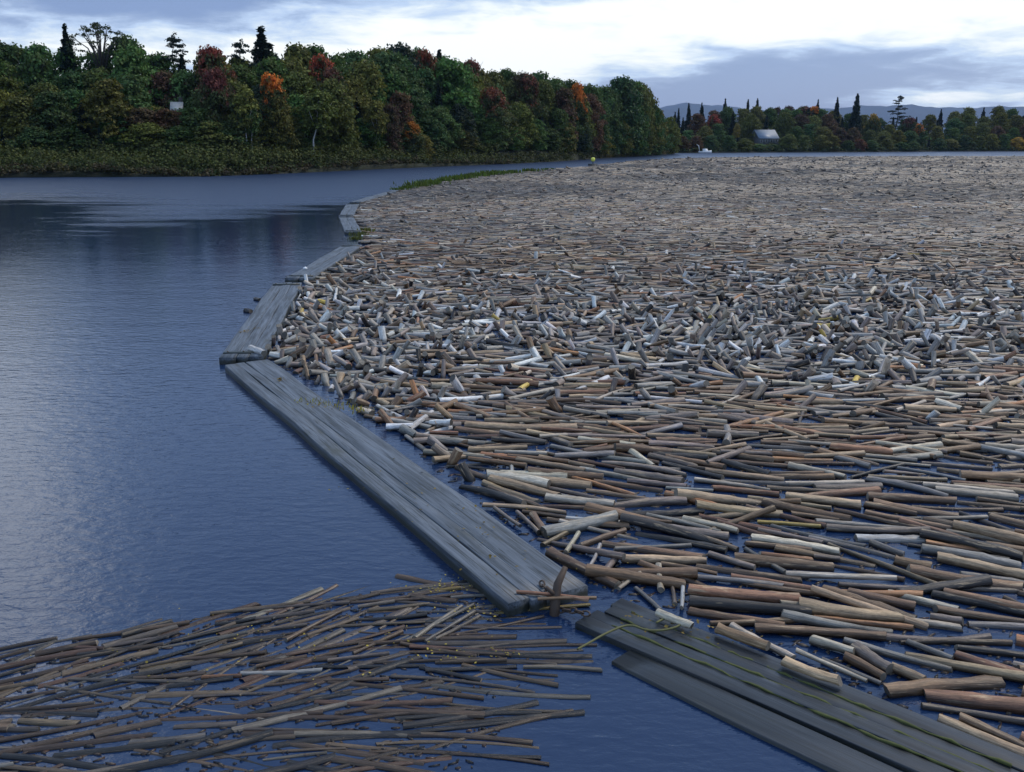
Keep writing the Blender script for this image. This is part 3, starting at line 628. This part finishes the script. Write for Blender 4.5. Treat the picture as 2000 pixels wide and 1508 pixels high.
for v in BROAD: v[0].materials.append(M_LEAF); v[1].materials.append(M_TRUNK)
TALL = [(broad_crown(11, 12, 6.5, .5, 22), trunk_mesh(12, .17, 5, 21, .9), 12.0)]; TALL[0][0].materials.append(M_LEAF); TALL[0][1].materials.append(M_BIRCH)
SPRUCE = [(spruce_crown(s, 14, w_, 26), trunk_mesh(14, .16, 0, s, .97), 14.0) for s, w_ in ((1, 4.6), (2, 5.4))]
PINE = [(pine_crown(s), trunk_mesh(14, .2, 0, s, .97), 14.0) for s in (5, 6)]
for v in SPRUCE + PINE: v[0].materials.append(M_NEEDLE); v[1].materials.append(M_TRUNK)
CO = {'g': ((.050, .104, .026), 'dark green'), 'e': ((.074, .145, .034), 'green'), 'o': ((.125, .135, .026), 'olive'), 'y': ((.15, .135, .022), 'yellow green'), 'b': ((.095, .050, .026), 'brown'),
      'r': ((.26, .055, .030), 'red'), 'O': ((.55, .17, .02), 'orange'), 'm': ((.13, .045, .028), 'dull red'), 'c': ((.016, .036, .024), 'blackish'), 'Y': ((.42, .26, .03), 'golden')}
trees = []
def put_tree(px, ytop, off, bankpts, hf, kind, col, wide=1.0, D=None, where='', aut=False):
    g = gp(px, interp(bankpts, px)); D0 = math.hypot(g.x, g.y); u = Vector((g.x, g.y, 0)).normalized(); q = g + u * off; base = hf(px, off) - .15
    x, zt = up(px, ytop, q.y); Ht = max(2.2, zt - base); crown, trunk, H0 = random.choice({'B': BROAD, 'S': SPRUCE, 'P': PINE, 'T': TALL}[kind])
    s = Ht / H0; root = empty({'B': 'broadleaf_tree', 'S': 'spruce_tree', 'P': 'pine_tree', 'T': 'birch_tree'}[kind], (q.x, q.y, base), random.uniform(0, 6.28))
    sw = min(max(s, .45), s ** .5 * 1.0) if kind == 'B' else s
    if kind == 'B': sw = max(.6, min(1.35, s * .4 + .6)) if s < 1.4 else s * .8
    root.scale = (sw * wide, sw * wide, s)
    c_ = bpy.data.objects.new('crown', crown); t_ = bpy.data.objects.new('trunk', trunk); COL.objects.link(c_); COL.objects.link(t_); c_.parent = root; t_.parent = root
    cc = CO[col][0]; v = random.uniform(.72, 1.3); c_.color = (cc[0] * v * random.uniform(.85, 1.2), cc[1] * v, cc[2] * v * random.uniform(.8, 1.3), 1)
    if col in 'rOmY' and kind == 'B' and aut: c_.material_slots[0].link = 'OBJECT'; c_.material_slots[0].material = M_AUT
    trees.append((root, kind, col, px, ytop, off, where)); return root
SKY_L = [(-500, 60), (0, 66), (140, 72), (175, 92), (250, 84), (262, 62), (290, 58), (312, 84), (330, 90), (370, 95), (410, 90), (440, 86), (480, 92), (510, 88), (560, 78), (600, 71), (620, 72), (650, 90), (690, 92), (712, 90), (730, 84), (752, 78), (790, 82), (830, 94), (865, 108), (900, 121), (950, 127), (1000, 129), (1035, 128), (1080, 140), (1130, 156), (1165, 168), (1185, 160), (1215, 147), (1245, 158), (1270, 192), (1290, 220), (1318, 232)]
def wpx(px, off):  # pixels per metre at that spot
    g = gp(px, interp(SHORE, px)); return F / (g.y + off) 
for off, frac, step, ys in ((13, .42, 5.0, .07), (16, .57, 5.2, .06), (21, .72, 5.2, .06), (27, .86, 5.0, .05), (34, .965, 4.6, .03)):
    px = -130.0
    while px < 1300:
        sc_ = wpx(px, off); px += step * sc_ * random.uniform(.75, 1.25)
        if px > 1300: break
        yb, yt = interp(SHORE, px), interp(SKY_L, px); o2 = off if px < 1000 else off * max(.25, 1 - (px - 1000) / 380)
        fr = min(1.0, frac + random.uniform(-ys, ys)); y_ = yb + (yt - yb) * fr
        if px > 1000 and off in (12, 21): continue
        kind = 'B' if random.random() < (.93 if off < 33 else .97) else 'S'
        col = random.choices('geobmyc', (28, 34, 28, 4, .4, 6, 5))[0] if kind == 'B' else 'c'
        if 285 < px < 405 and off < 22: y_ = max(y_, 208)
        put_tree(px, y_ + (0 if kind == 'B' else 4), o2, SHORE, h_left, kind, col, .95, where='left')
for px, y, off, kind, col, wd in ((160, 58, 33, 'S', 'c', .8), (366, 64, 34, 'P', 'c', .9), (528, 63, 34, 'S', 'c', 1.3), (487, 76, 33, 'P', 'c', .8), 
        (430, 88, 24, 'B', 'r', .55), (432, 133, 15, 'B', 'm', .5), (540, 138, 11.5, 'B', 'O', .5), (550, 172, 10, 'B', 'y', .6), (636, 102, 23, 'B', 'r', .5), (655, 128, 17, 'B', 'm', .5), (655, 152, 11, 'B', 'o', .8), (832, 92, 31, 'B', 'r', .5),
        (862, 103, 33, 'S', 'c', .9), (922, 112, 34, 'B', 'm', .5), (960, 172, 14, 'B', 'm', .6), (805, 236, 8, 'B', 'O', .45), (785, 175, 13, 'B', 'b', .7), (765, 200, 10, 'B', 'b', .6), (830, 262, 7, 'B', 'y', .5), (1125, 162, 15, 'B', 'O', .45), (1020, 138, 22, 'B', 'b', .7),
        (1030, 142, 18, 'B', 'm', .5), (1100, 168, 13, 'B', 'b', .8), (1150, 185, 10, 'B', 'b', .7), (1213, 146, 9, 'B', 'g', .95), (1246, 160, 7, 'B', 'o', .7), (1262, 190, 6, 'B', 'g', .7), (1190, 190, 8, 'B', 'e', .7), (1230, 205, 4, 'B', 'g', .8),
        (1305, 228, 5, 'B', 'o', .7), (880, 110, 24, 'B', 'e', .9), (760, 100, 27, 'B', 'e', 1.0), (720, 120, 22, 'B', 'o', .9), (905, 135, 21, 'B', 'e', .9), (230, 150, 16, 'B', 'o', .9),
        (612, 172, 7.5, 'T', 'o', .9), (487, 168, 9.5, 'T', 'y', .7), (737, 195, 9, 'T', 'o', .7), (497, 196, 9, 'T', 'e', .6)):
    put_tree(px, y, off, SHORE, h_left, kind, col, wd * (1.5 if col in 'rOm' else 1.15), where='left', aut=True)
trees_birch = [t for t in trees if t[1] == 'T']; trees_birch[0][0].rotation_euler = (.06, .13, 1)
SKY_F = [(1240, 225), (1290, 222), (1330, 216), (1370, 206), (1400, 208), (1440, 206), (1480, 204), (1500, 206), (1540, 206), (1590, 208), (1640, 214), (1690, 224), (1730, 230), (1780, 228), (1820, 216), (1850, 212), (1950, 204), (2100, 200), (2300, 205)]
for off, frac, stp, ys in ((5, .34, 6.5, .07), (14, .58, 7, .07), (30, .82, 7.5, .06), (52, .97, 7, .04)):
    px = 1250.0
    while px < 2080:
        g = gp(px, interp(FAR, px)); sc_ = F / (g.y + off); px += stp * sc_ * random.uniform(.75, 1.25)
        yb, yt = interp(FAR, px), interp(SKY_F, px); fr = min(1.0, frac + random.uniform(-ys, ys)); y_ = yb + (yt - yb) * fr
        if 1462 < px < 1532 and off < 30: y_ = max(y_, 281)
        kind = 'B' if random.random() < .84 else 'S'
        put_tree(px, y_, off, FAR, h_far, kind, random.choices('geobmyY', (18, 28, 32, 5, 1.5, 10, 2))[0] if kind == 'B' else 'c', 1.0, where='far')
for px, y, off, kind, col, wd in ((1341, 204, 50, 'S', 'c', .8), (1366, 204, 52, 'S', 'c', .8), (1322, 213, 40, 'S', 'c', .7), (1411, 196, 56, 'S', 'c', .8), (1455, 197, 54, 'S', 'c', .8), (1473, 195, 55, 'S', 'c', .8), (1590, 198, 55, 'S', 'c', .8), (1627, 194, 50, 'S', 'c', .9),
        (1665, 186, 44, 'S', 'c', 1.1), (1746, 187, 40, 'P', 'c', 1.25), (1390, 224, 20, 'B', 'r', .5), (1700, 222, 28, 'B', 'Y', .7), (1772, 228, 26, 'B', 'm', .7), (1790, 240, 14, 'B', 'O', .5), (1535, 206, 56, 'B', 'b', .9), (1565, 205, 56, 'B', 'm', .9), (1583, 206, 54, 'B', 'O', .6),
        (1512, 207, 56, 'B', 'b', .8), (1436, 240, 12, 'T', 'y', .6), (1262, 232, 30, 'B', 'o', .9), (1290, 232, 26, 'B', 'y', .8), (1310, 250, 20, 'B', 'o', .8)):
    put_tree(px, y, off, FAR, h_far, kind, col, wd * (1.5 if col in 'rOm' else 1.0), where='far', aut=True)
# the tall domed tree with sky showing through its limbs
def dome_tree():
    off = 31; px = 222; g = gp(px, interp(SHORE, px)); u = Vector((g.x, g.y, 0)).normalized(); q = g + u * off; base = h_left(px, off)
    x, zt = up(px, 37, q.y); H = zt - base; root = empty('elm_tree', (q.x, q.y, base)); r = random.Random(4); b_ = MB(); cl = []
    b_.tube([(0, 0, -.2), (.1, 0, H * .3), (0, .1, H * .55)], [.42, .32, .24], 8)
    for i in range(15):
        a_ = i * 2.399; e = (i / 14) ** .6; rr = 4.4 * e; top = Vector((rr * math.cos(a_), rr * math.sin(a_), H - .9 - 2.6 * e * e)); m_ = Vector((rr * .45 * math.cos(a_), rr * .45 * math.sin(a_), H * .76))
        b_.tube([(0, 0, H * .5), m_, top], [.16, .11, .035], 5)
        for w_ in range(3): b_.tube([m_.lerp(top, .3 + .2 * w_), top + Vector((r.uniform(-1, 1), r.uniform(-1, 1), r.uniform(-1.2, .3)))], [.05, .02], 4)
        cl.append((tuple(top), r.uniform(.6, .85)))
        for w_ in range(2): cl.append((tuple(top + Vector((r.uniform(-.9, .9), r.uniform(-.9, .9), r.uniform(-.8, .1)))), r.uniform(.35, .6)))
    for i in range(26):
        a_ = i * 6.283 / 26; cl.append(((4.7 * math.cos(a_), 4.7 * math.sin(a_), H - 3.6 - r.uniform(0, 2.2)), r.uniform(.35, .6)))
    me = cloud_crown('crown', cl, 80, .17); c_ = link('crown', me, M_LEAF, root); c_.color = (.03, .05, .022, 1); b_.build('trunk', M_TRUNK, root)
    tag(root, 'tall domed tree with sky showing between its limbs, above the left treetops', 'tree', 'trees of the river banks')
dome_tree()
PL = [(0, 'at the left edge'), (140, 'below the domed tree'), (310, 'right of the domed tree'), (480, 'behind the orange tree'), (620, 'left of the hill top'), (760, 'on the hill top'), (900, 'on the falling ridge'), (1050, 'near the point'), (1180, 'on the point')]
PF = [(1240, 'beside the point'), (1350, 'behind the white boat'), (1450, 'around the far house'), (1540, 'right of the far house'), (1640, 'by the tall spruce'), (1720, 'by the lone pine'), (1800, 'at the right edge')]
items = []
for (root, kind, col, px, y, off, wh) in trees:
    pl = [t for p_, t in (PL if wh == 'left' else PF) if px >= p_ or p_ in (0, 1240)][-1]
    row = 'in front,' if off < (17 if wh == 'left' else 12) else ('midway up,' if off < (30 if wh == 'left' else 45) else 'on the skyline,')
    items.append((f"{CO[col][1]} {({'B': 'leafy tree', 'S': 'spruce', 'P': 'pine', 'T': 'pale-trunked birch'})[kind]} {row} {pl}", px))
for (root, *_), lab in zip(trees, unique_labels(items)): tag(root, lab, 'tree', 'trees of the river banks')
print('trees', len(trees))
# brush along the water and on the slope
def brush(name, pts, hf, n, p0, p1, o0, o1, rmin, rmax, col, label, lv=30, sz=.2):
    cl = []
    for i in range(n):
        px = random.uniform(p0, p1); off = random.uniform(o0, o1); g = gp(px, interp(pts, px)); u = Vector((g.x, g.y, 0)).normalized(); q = g + u * off; r_ = random.uniform(rmin, rmax)
        cl.append(((q.x, q.y, hf(px, off) + r_ * random.uniform(.1, .7)), r_))
    me = cloud_crown(name, cl, lv, sz); o = link(name, me, M_LEAF); o.color = (*col, 1); tag(o, label, 'undergrowth', kind='stuff')
brush('undergrowth', SHORE, h_left, 720, -150, 900, .4, 13, .5, 1.5, (.040, .056, .016), 'olive brush on the slope of the left bank')
brush('undergrowth', SHORE, h_left, 420, -150, 960, 4, 14, 1.3, 2.7, (.070, .086, .020), 'tall olive brush below the trees of the left bank')
brush('undergrowth', SHORE, h_left, 420, -150, 1000, -.6, 4, .45, 1.1, (.062, .048, .024), 'reddish brush along the left waterline')
brush('undergrowth', SHORE, h_left, 340, 880, 1316, .3, 7, .6, 1.6, (.050, .060, .020), 'dark brush along the shore towards the point')
brush('undergrowth', SHORE, h_left, 150, 1170, 1318, .2, 2, .5, 1.1, (.11, .085, .03), 'low brown brush at the tip of the point', 24)
brush('undergrowth', FAR, h_far, 420, 1245, 2080, .3, 12, .8, 2.2, (.045, .066, .022), 'green brush along the far bank', 16, .35)
# ------------------------------------------------------------------ buildings
M_ROOF = plain('pale_metal_roof', (.15, .20, .27), .5, .15, 1); M_WHITE = plain('white_paint', (.72, .73, .72), .6, .1, 2); M_GLASS = plain('dark_glass', (.02, .025, .03), .1, .1)
M_SIDING = plain('grey_siding', (.16, .18, .21), .7, .15, 2)
def house(px, yb, D, w_, dp, hw, hr, rz, label, name, wallm, roofm, base):
    x, _ = up(px, yb, D); root = empty(name, (x, D, base), rz); tag(root, label, 'house')
    b_ = MB(); x0, x1, y0, y1 = -w_ / 2, w_ / 2, -dp / 2, dp / 2
    b_.add([(x0, y0, 0), (x1, y0, 0), (x1, y1, 0), (x0, y1, 0), (x0, y0, hw), (x1, y0, hw), (x1, y1, hw), (x0, y1, hw), (x0, 0, hw + hr), (x1, 0, hw + hr)],
           [(0, 1, 5, 4), (2, 3, 7, 6), (1, 2, 6, 9, 5), (3, 0, 4, 8, 7), (3, 2, 1, 0)]); b_.build('wall', wallm, root)
    r_ = MB(); e = .35; t_ = .14
    for s in (-1, 1):
        a_ = (0, hw + hr + .02); c_ = (s * (dp / 2 + e), hw - e * hr / (dp / 2) + .02)
        V = [(xx, yy, zz_ + dz) for xx in (x0 - e, x1 + e) for (yy, zz_) in (a_, c_) for dz in (0, t_)]
        r_.add(V, [(0, 1, 3, 2), (4, 6, 7, 5), (0, 4, 5, 1), (2, 3, 7, 6), (1, 5, 7, 3), (0, 2, 6, 4)])
    rf = r_.build('roof', roofm, root); ch = MB(); ch.box(w_ * .2, w_ * .2 + .6, .3, .9, hw + hr * .6, hw + hr + .9); ch.build('chimney', M_TRUNK, rf)
    n = max(1, int(w_ / 2.6))
    for i in range(n):
        cx = x0 + w_ * (i + .5) / n; f = MB()
        for (a, b2, c2, d2) in ((cx - .5, cx + .5, hw * .35, hw * .35 + .08), (cx - .5, cx + .5, hw * .8, hw * .8 + .08), (cx - .5, cx - .42, hw * .35, hw * .8), (cx + .42, cx + .5, hw * .35, hw * .8)): f.box(a, b2, y0 - .06, y0 - .005, c2, d2)
        fo = f.build('window', M_WHITE, root); g_ = MB(); g_.box(cx - .42, cx + .42, y0 - .03, y0 - .004, hw * .36, hw * .8); g_.build('pane', M_GLASS, fo)
g = gp(1495, 298.2); Dh = g.y + 26; base = h_far(1495, 26)
_, zt = up(1495, 254, Dh); house(1492, 270, Dh, 10.5, 8, max(2.2, zt - base - 3.6), 3.6, .35, 'house with a pale blue roof among the trees of the far bank', 'far_house', M_SIDING, M_ROOF, base)
g = gp(345, 345); Dc = g.y + 20; bs_ = h_left(345, 20); _, zt = up(345, 201, Dc)
house(346, 210, Dc, 1.3, 1.8, max(1.6, zt - bs_ - 1.0), 1.0, .2, 'small white hut showing through the trees of the left bank', 'white_hut', M_SIDING, M_BIRCH, bs_)
# ------------------------------------------------------------------ boat, marker, pole
def boat():
    g = gp(1377, 298.9); root = empty('motor_boat', (g.x, g.y, 0), .25); tag(root, 'small white boat with a short mast moored against the far bank', 'boat')
    b_ = MB(); st = [(-2.8, .85, .75), (-1.4, 1.0, .72), (.2, 1.0, .78), (1.6, .75, .9), (2.7, .25, 1.08), (3.0, .03, 1.15)]
    for x, w_, h in st: b_.v += [(x, -w_, h), (x, -w_ * .82, .1), (x, 0, -.25), (x, w_ * .82, .1), (x, w_, h)]
    for i in range(5):
        for j in range(4): b_.f.append([i * 5 + j, i * 5 + j + 1, (i + 1) * 5 + j + 1, (i + 1) * 5 + j])
        b_.f.append([i * 5 + 4, i * 5, (i + 1) * 5, (i + 1) * 5 + 4])
    b_.f.append([4, 3, 2, 1, 0]); b_.build('hull', M_WHITE, root)
    c_ = MB(); c_.add([(-.9, -.7, .74), (1.2, -.6, .8), (1.2, .6, .8), (-.9, .7, .74), (-.9, -.6, 1.75), (.7, -.5, 1.75), (.7, .5, 1.75), (-.9, .6, 1.75)], [(0, 1, 5, 4), (1, 2, 6, 5), (2, 3, 7, 6), (3, 0, 4, 7), (4, 5, 6, 7)]); cb = c_.build('cabin', M_WHITE, root)
    w_ = MB(); w_.add([(1.12, -.48, 1.0), (1.12, .48, 1.0), (.78, .42, 1.62), (.78, -.42, 1.62)], [(0, 1, 2, 3)]); w_.build('windscreen', M_GLASS, cb)
    m_ = MB(); m_.tube([(-2.6, 0, .7), (-3.1, 0, 3.2)], .13, 6); m_.tube([(-3.1, 0, 3.0), (-4.0, 0, 3.4)], .1, 6); m_.build('mast', M_WHITE, root)
boat()
def marker():
    g = gp(1158, 323.5); root = empty('channel_marker', (g.x, g.y, 0)); tag(root, 'bright yellow marker on a dark float at the far end of the boom', 'marker')
    f = MB(); f.box(-1.0, .9, -.6, .6, -.1, .38); f.build('float', M_WET, root)
    p_ = MB(); p_.tube([(0, 0, .38), (0, 0, .95)], .07, 8); p_.build('post', M_WET, root)
    y_ = MB(); y_.tube([(0, 0, .82), (0, 0, .9), (0, 0, 1.05), (0, 0, 1.45), (0, 0, 1.58), (0, 0, 1.64)], [.18, .33, .42, .42, .33, .12], 14); y_.build('yellow_drum', plain('yellow_paint', (.90, .88, .12), .5, .05), root)
marker()
p_ = MB(); g = gp(1221, 307); p_.tube([(0, 0, 0), (0, 0, 5.2)], [.13, .09], 8); p_.box(-.7, .7, -.06, .06, 4.6, 4.75); o = p_.build('utility_pole', M_BIRCH); u = Vector((g.x, g.y, 0)).normalized(); o.location = (g.x + u.x * 1.6, g.y + u.y * 1.6, .2); tag(o, 'thin pale pole standing in the brush on the point', 'pole')
def haze():
    b_ = MB(); b_.box(-5200, 8200, -60, 7300, -5, 260); m_ = bpy.data.materials.new('haze'); m_.use_nodes = True; t = NT(m_.node_tree); t.n.clear()
    v = t.node('ShaderNodeVolumePrincipled', {'Color': (.48, .68, 1.0, 1), 'Density': .00005, 'Anisotropy': .2}); t.l.new(v.outputs[0], t.node('ShaderNodeOutputMaterial').inputs['Volume'])
    tag(b_.build('haze', m_), 'thin blue air over the river', None, kind='stuff')
haze()
# ------------------------------------------------------------------ small things on and beside the booms
def lone_log(p1, p2, z, r_, key, label, name='pulpwood_log', cat='log', ends=True, n_=12):
    A, B = gp(*p1, z), gp(*p2, z); L = (B - A).length; P = params([[0, 0, 0]], [0], [0], [L], [r_], [key]); gg = logs_geo(P, n_, 7)
    me = side_mesh('bark', gg); o = link(name, me, None); o.location = (A + B) / 2; o.rotation_euler = (0, 0, math.atan2(B.y - A.y, B.x - A.x)); tag(o, label, cat)
    for e in (0, 1):
        V = np.vstack([gg[4][e], gg[4][e].mean(0, keepdims=True)]); Fc = [[q, (q + 1) % n_, n_] for q in range(n_)]
        if e == 0: Fc = [f[::-1] for f in Fc]
        em = mesh('cut_end', V, Fc); attr(em, 'lc', V); attr(em, 'tint', np.repeat(gg[5][e:e + 1], len(V), 0)); link('cut_end', em, M_CUT, o)
    return o
lone_log((489, 680), (516, 690), .22, .075, 'W', 'short bleached white log lying on the near end of the second boom')
lone_log((499, 584), (508, 586), .03, .07, 'D', 'upper of two dark stubs floating left of the boom')
lone_log((480, 607), (490, 609), .03, .08, 'D', 'lower of two dark stubs floating left of the boom')
lone_log((1284, 1196), (1352, 1222), .15, .045, 'P', 'straw log resting across the right edge of the dark boom, uppermost')
lone_log((1400, 1226), (1500, 1262), .15, .055, 'B', 'brown log resting along the right edge of the dark boom')
lone_log((1530, 1290), (1640, 1330), .15, .05, 'T', 'tan log resting on the right edge of the dark boom, lowest')
lone_log((1010, 1156), (1150, 1172), .19, .022, 'R', 'thin reddish bark strip lying across the near end of the long boom', 'bark_strip', 'bark')
lone_log((1050, 1170), (1165, 1168), .19, .018, 'B', 'brown bark strip beside the red one on the long boom end', 'bark_strip', 'bark')
def chain(pts, r_, label):
    b_ = MB(); P = [Vector(p) for p in pts]; L = sum((P[i + 1] - P[i]).length for i in range(len(P) - 1)); n = int(L / .075)
    for k_ in range(n):
        d_ = L * (k_ + .5) / n; i = 0
        while d_ > (P[i + 1] - P[i]).length and i < len(P) - 2: d_ -= (P[i + 1] - P[i]).length; i += 1
        t_ = (P[i + 1] - P[i]).normalized(); c_ = P[i] + t_ * d_; u = t_.orthogonal().normalized(); u = Matrix.Rotation(k_ * math.pi / 2, 3, t_) @ u
        b_.tube([c_ + t_ * .055 * math.cos(a_) + u * .03 * math.sin(a_) for a_ in np.linspace(0, 2 * math.pi, 9)], .011, 5, False)
    tag(b_.build('coupling_chain', M_CHAIN, None, True), label, 'chain')
a_ = gp(1075, 1160, .17); b__ = gp(1088, 1192, .04); c_ = gp(1150, 1200, .12)
chain([a_ + Vector((-.1, .25, .02)), a_, (b__ + a_) / 2 - Vector((0, .05, .06)), b__, (b__ + c_) / 2 + Vector((0, 0, .02)), c_], .01, 'rusty chain joining the long boom to the dark wet boom')
s_ = MB(); q = gp(1084, 1200, 0); s_.tube([q + Vector((-.02, -.02, -.3)), q + Vector((0, 0, .1)), q + Vector((.03, .12, .30)), q + Vector((.12, .22, .46))], [.06, .055, .045, .03], 8); s_.tube([q + Vector((.01, .05, .2)), q + Vector((-.10, .05, .30))], [.03, .02], 6)
tag(s_.build('mooring_stake', M_CHAIN, None, True), 'crooked rusty stake standing in the water where the two near booms meet', 'stake')
def rope(px, z, r_, label):
    P = [gp(x, y, z + random.uniform(0, .012)) for x, y in px]; Q = []
    for i in range(len(P) - 1):
        a, b2, c2, d2 = P[max(i - 1, 0)], P[i], P[i + 1], P[min(i + 2, len(P) - 1)]
        for s in range(6):
            t_ = s / 6; Q.append(.5 * ((2 * b2) + (c2 - a) * t_ + (2 * a - 5 * b2 + 4 * c2 - d2) * t_ ** 2 + (3 * b2 - a - 3 * c2 + d2) * t_ ** 3))
    Q.append(P[-1]); m_ = MB(); m_.tube(Q, r_, 7); tag(m_.build('mooring_rope', plain('yellow_rope', (.13, .125, .045), .8, .5, 60), None, True), label, 'rope')
rope([(1128, 1268), (1150, 1256), (1182, 1238), (1215, 1224), (1236, 1222), (1262, 1230), (1292, 1231), (1322, 1224), (1334, 1214), (1326, 1206), (1300, 1208), (1282, 1216)], .13, .012, 'mossy yellow rope looped over the dark wet boom')
def tufts(spots, name, col, label, blade=(.3, .55), n=70, spread=.5, kindm=M_LEAF):
    V = []; Fc = []; lv = []
    for (px, py, z, sc_) in spots:
        g = gp(px, py, z)
        for i in range(n):
            bx, by = random.gauss(0, spread) * sc_, random.gauss(0, spread * .5) * sc_; h = random.uniform(*blade) * sc_; a = random.uniform(0, 6.28); lx, ly = random.gauss(0, .3) * h, random.gauss(0, .3) * h; w_ = .018 * max(1, g.y / 25) * sc_ ** .5
            o = len(V); x, y = g.x + bx, g.y + by; dx, dy = w_ * math.cos(a), w_ * math.sin(a)
            V += [(x - dx, y - dy, z - .03), (x + dx, y + dy, z - .03), (x + lx * .5 + dx * .7, y + ly * .5 + dy * .7, z + h * .6), (x + lx * .5 - dx * .7, y + ly * .5 - dy * .7, z + h * .6), (x + lx, y + ly, z + h)]
            Fc += [[o, o + 1, o + 2, o + 3], [o + 3, o + 2, o + 4]]; lv += [random.random()] * 5
    me = mesh(name, V, Fc); at = me.attributes.new('leafv', 'FLOAT', 'POINT'); at.data.foreach_set('value', lv); o = link(name, me, kindm); o.color = (*col, 1); tag(o, label, 'grass', kind='stuff')
tufts([(x, interp([(762, 374), (850, 355), (940, 342), (1040, 334), (1140, 325)], x), .22, s) for x, s in ((780, .5), (795, .6), (812, 1.0), (828, 1.1), (842, .8), (862, .8), (880, .9), (896, .9), (905, 1), (928, 1.1), (955, 1.2), (965, 1.3), (985, .8), (1000, 1.0), (1036, 1.0), (1072, .6))],
      'grass', (.085, .13, .018), 'green grass tufts growing on the far boom sections', n=110, spread=.85)
tufts([(715, 452, .1, .5), (704, 460, .05, .5), (696, 467, .03, .4)], 'grass', (.13, .14, .03), 'yellow green weeds at the gap between far booms', n=60)
tufts([(600, 787, .15, .35), (618, 785, .15, .4), (640, 788, .15, .4), (665, 793, .14, .4), (690, 797, .15, .3), (722, 800, .1, .4)], 'grass', (.38, .34, .06), 'dry yellow weeds caught across the long boom', n=16, spread=.5, blade=(.08, .22))
# wet leaves and bark crumbs
def litter(name, polys, n, cols, size, label):
    C = []
    for (x0, y0, x1, y1, wd_, z, k_) in polys:
        for i in range(k_):
            t_ = random.random(); g = gp(x0 + (x1 - x0) * t_ + random.gauss(0, wd_), y0 + (y1 - y0) * t_ + random.gauss(0, wd_ * .3), z); C.append((g.x, g.y, z + random.uniform(.0, .012)))
    C = np.array(C); me = leafmesh(name, C, rng.normal(0, .25, C.shape) + [0, 0, 1], size); o = link(name, me, M_LEAF); o.color = (*cols, 1); tag(o, label, 'leaves', kind='stuff')
litter('leaves', [(820, 1150, 950, 1135, 30, .02, 60), (870, 1180, 960, 1200, 25, .02, 30), (420, 1230, 900, 1270, 60, .03, 50), (820, 1280, 1000, 1276, 25, .03, 30), (150, 1290, 700, 1320, 50, .03, 30)], 0, (.50, .38, .07), .014, 'fallen yellow leaves floating among the drifting slabs')
litter('leaves', [(470, 650, 500, 640, 4, .18, 60), (545, 745, 548, 738, 4, .18, 40), (600, 790, 720, 800, 12, .18, 60), (700, 900, 1080, 1120, 60, .18, 60), (1230, 1190, 1400, 1240, 40, .10, 50)], 0, (.20, .14, .035), .022, 'brown and yellow leaves lying on the booms')
def crumbs(name, poly, n, x0, x1, y0, y1, size, label, tint):
    xs = rng.uniform(x0, x1, n); ys = y0 + (y1 - y0) * rng.random(n) ** 1.3; k_ = inpoly(xs, ys, poly); xs, ys = xs[k_], ys[k_]; n = len(xs)
    A = rng.uniform(0, np.pi, n) * .5 - .6; L = rng.uniform(.4, 2.6, n) * size; w_ = rng.uniform(.25, .6, n) * size; U = np.stack([np.cos(A), np.sin(A)], 1) * L[:, None]; Vv = np.stack([-np.sin(A), np.cos(A)], 1) * w_[:, None]
    C = np.stack([xs, ys], 1); q = np.stack([C - U, C - Vv, C + U, C + Vv], 1); z = np.full((n, 4, 1), .006) + rng.uniform(0, .012, (n, 4, 1)); V = np.concatenate([q, z], 2).reshape(-1, 3)
    top = np.array(V); bot = np.array(V); bot[:, 2] -= .03; i = np.arange(n)[:, None] * 4; j = np.arange(4)[None]; j2 = (j + 1) % 4
    side = np.stack([i + j + 4 * n, i + j2 + 4 * n, i + j2, i + j], -1).reshape(-1, 4)
    me = mesh(name, np.vstack([top, bot]), np.vstack([np.arange(n * 4).reshape(n, 4), side])); tt = np.array([TINTS[k2][0] for k2 in pick(n, tint)]) * .9; tt = np.repeat(tt, 4, 0)
    attr(me, 'tint', np.vstack([tt, tt])); attr(me, 'lc', np.vstack([top, top]) * 2); tag(link(name, me, M_BARK), label, 'bark bits', kind='stuff')
crumbs('bark_debris', FIELD, 14000, -9, 16, 6, 26, .035, 'loose bark bits floating between the near logs', {'B': 5, 'D': 3, 'T': 2, 'R': 1, 'M': 2})
crumbs('bark_debris', SLAB, 3500, -11, 1.5, 6, 10.5, .022, 'bark crumbs floating among the drifting slabs', {'B': 5, 'D': 5, 'R': 1})
sc_ = bmesh.new(); bmesh.ops.create_icosphere(sc_, subdivisions=2, radius=.085)
for v in sc_.verts: v.co *= random.uniform(.75, 1.15); v.co.z *= .7
me = bpy.data.meshes.new('white_scrap'); sc_.to_mesh(me); sc_.free(); o = link('white_scrap', me, M_WHITE); o.location = gp(596, 524, .22); tag(o, 'small bright white lump on the pale third boom', 'scrap')  # small white lump of unidentified material
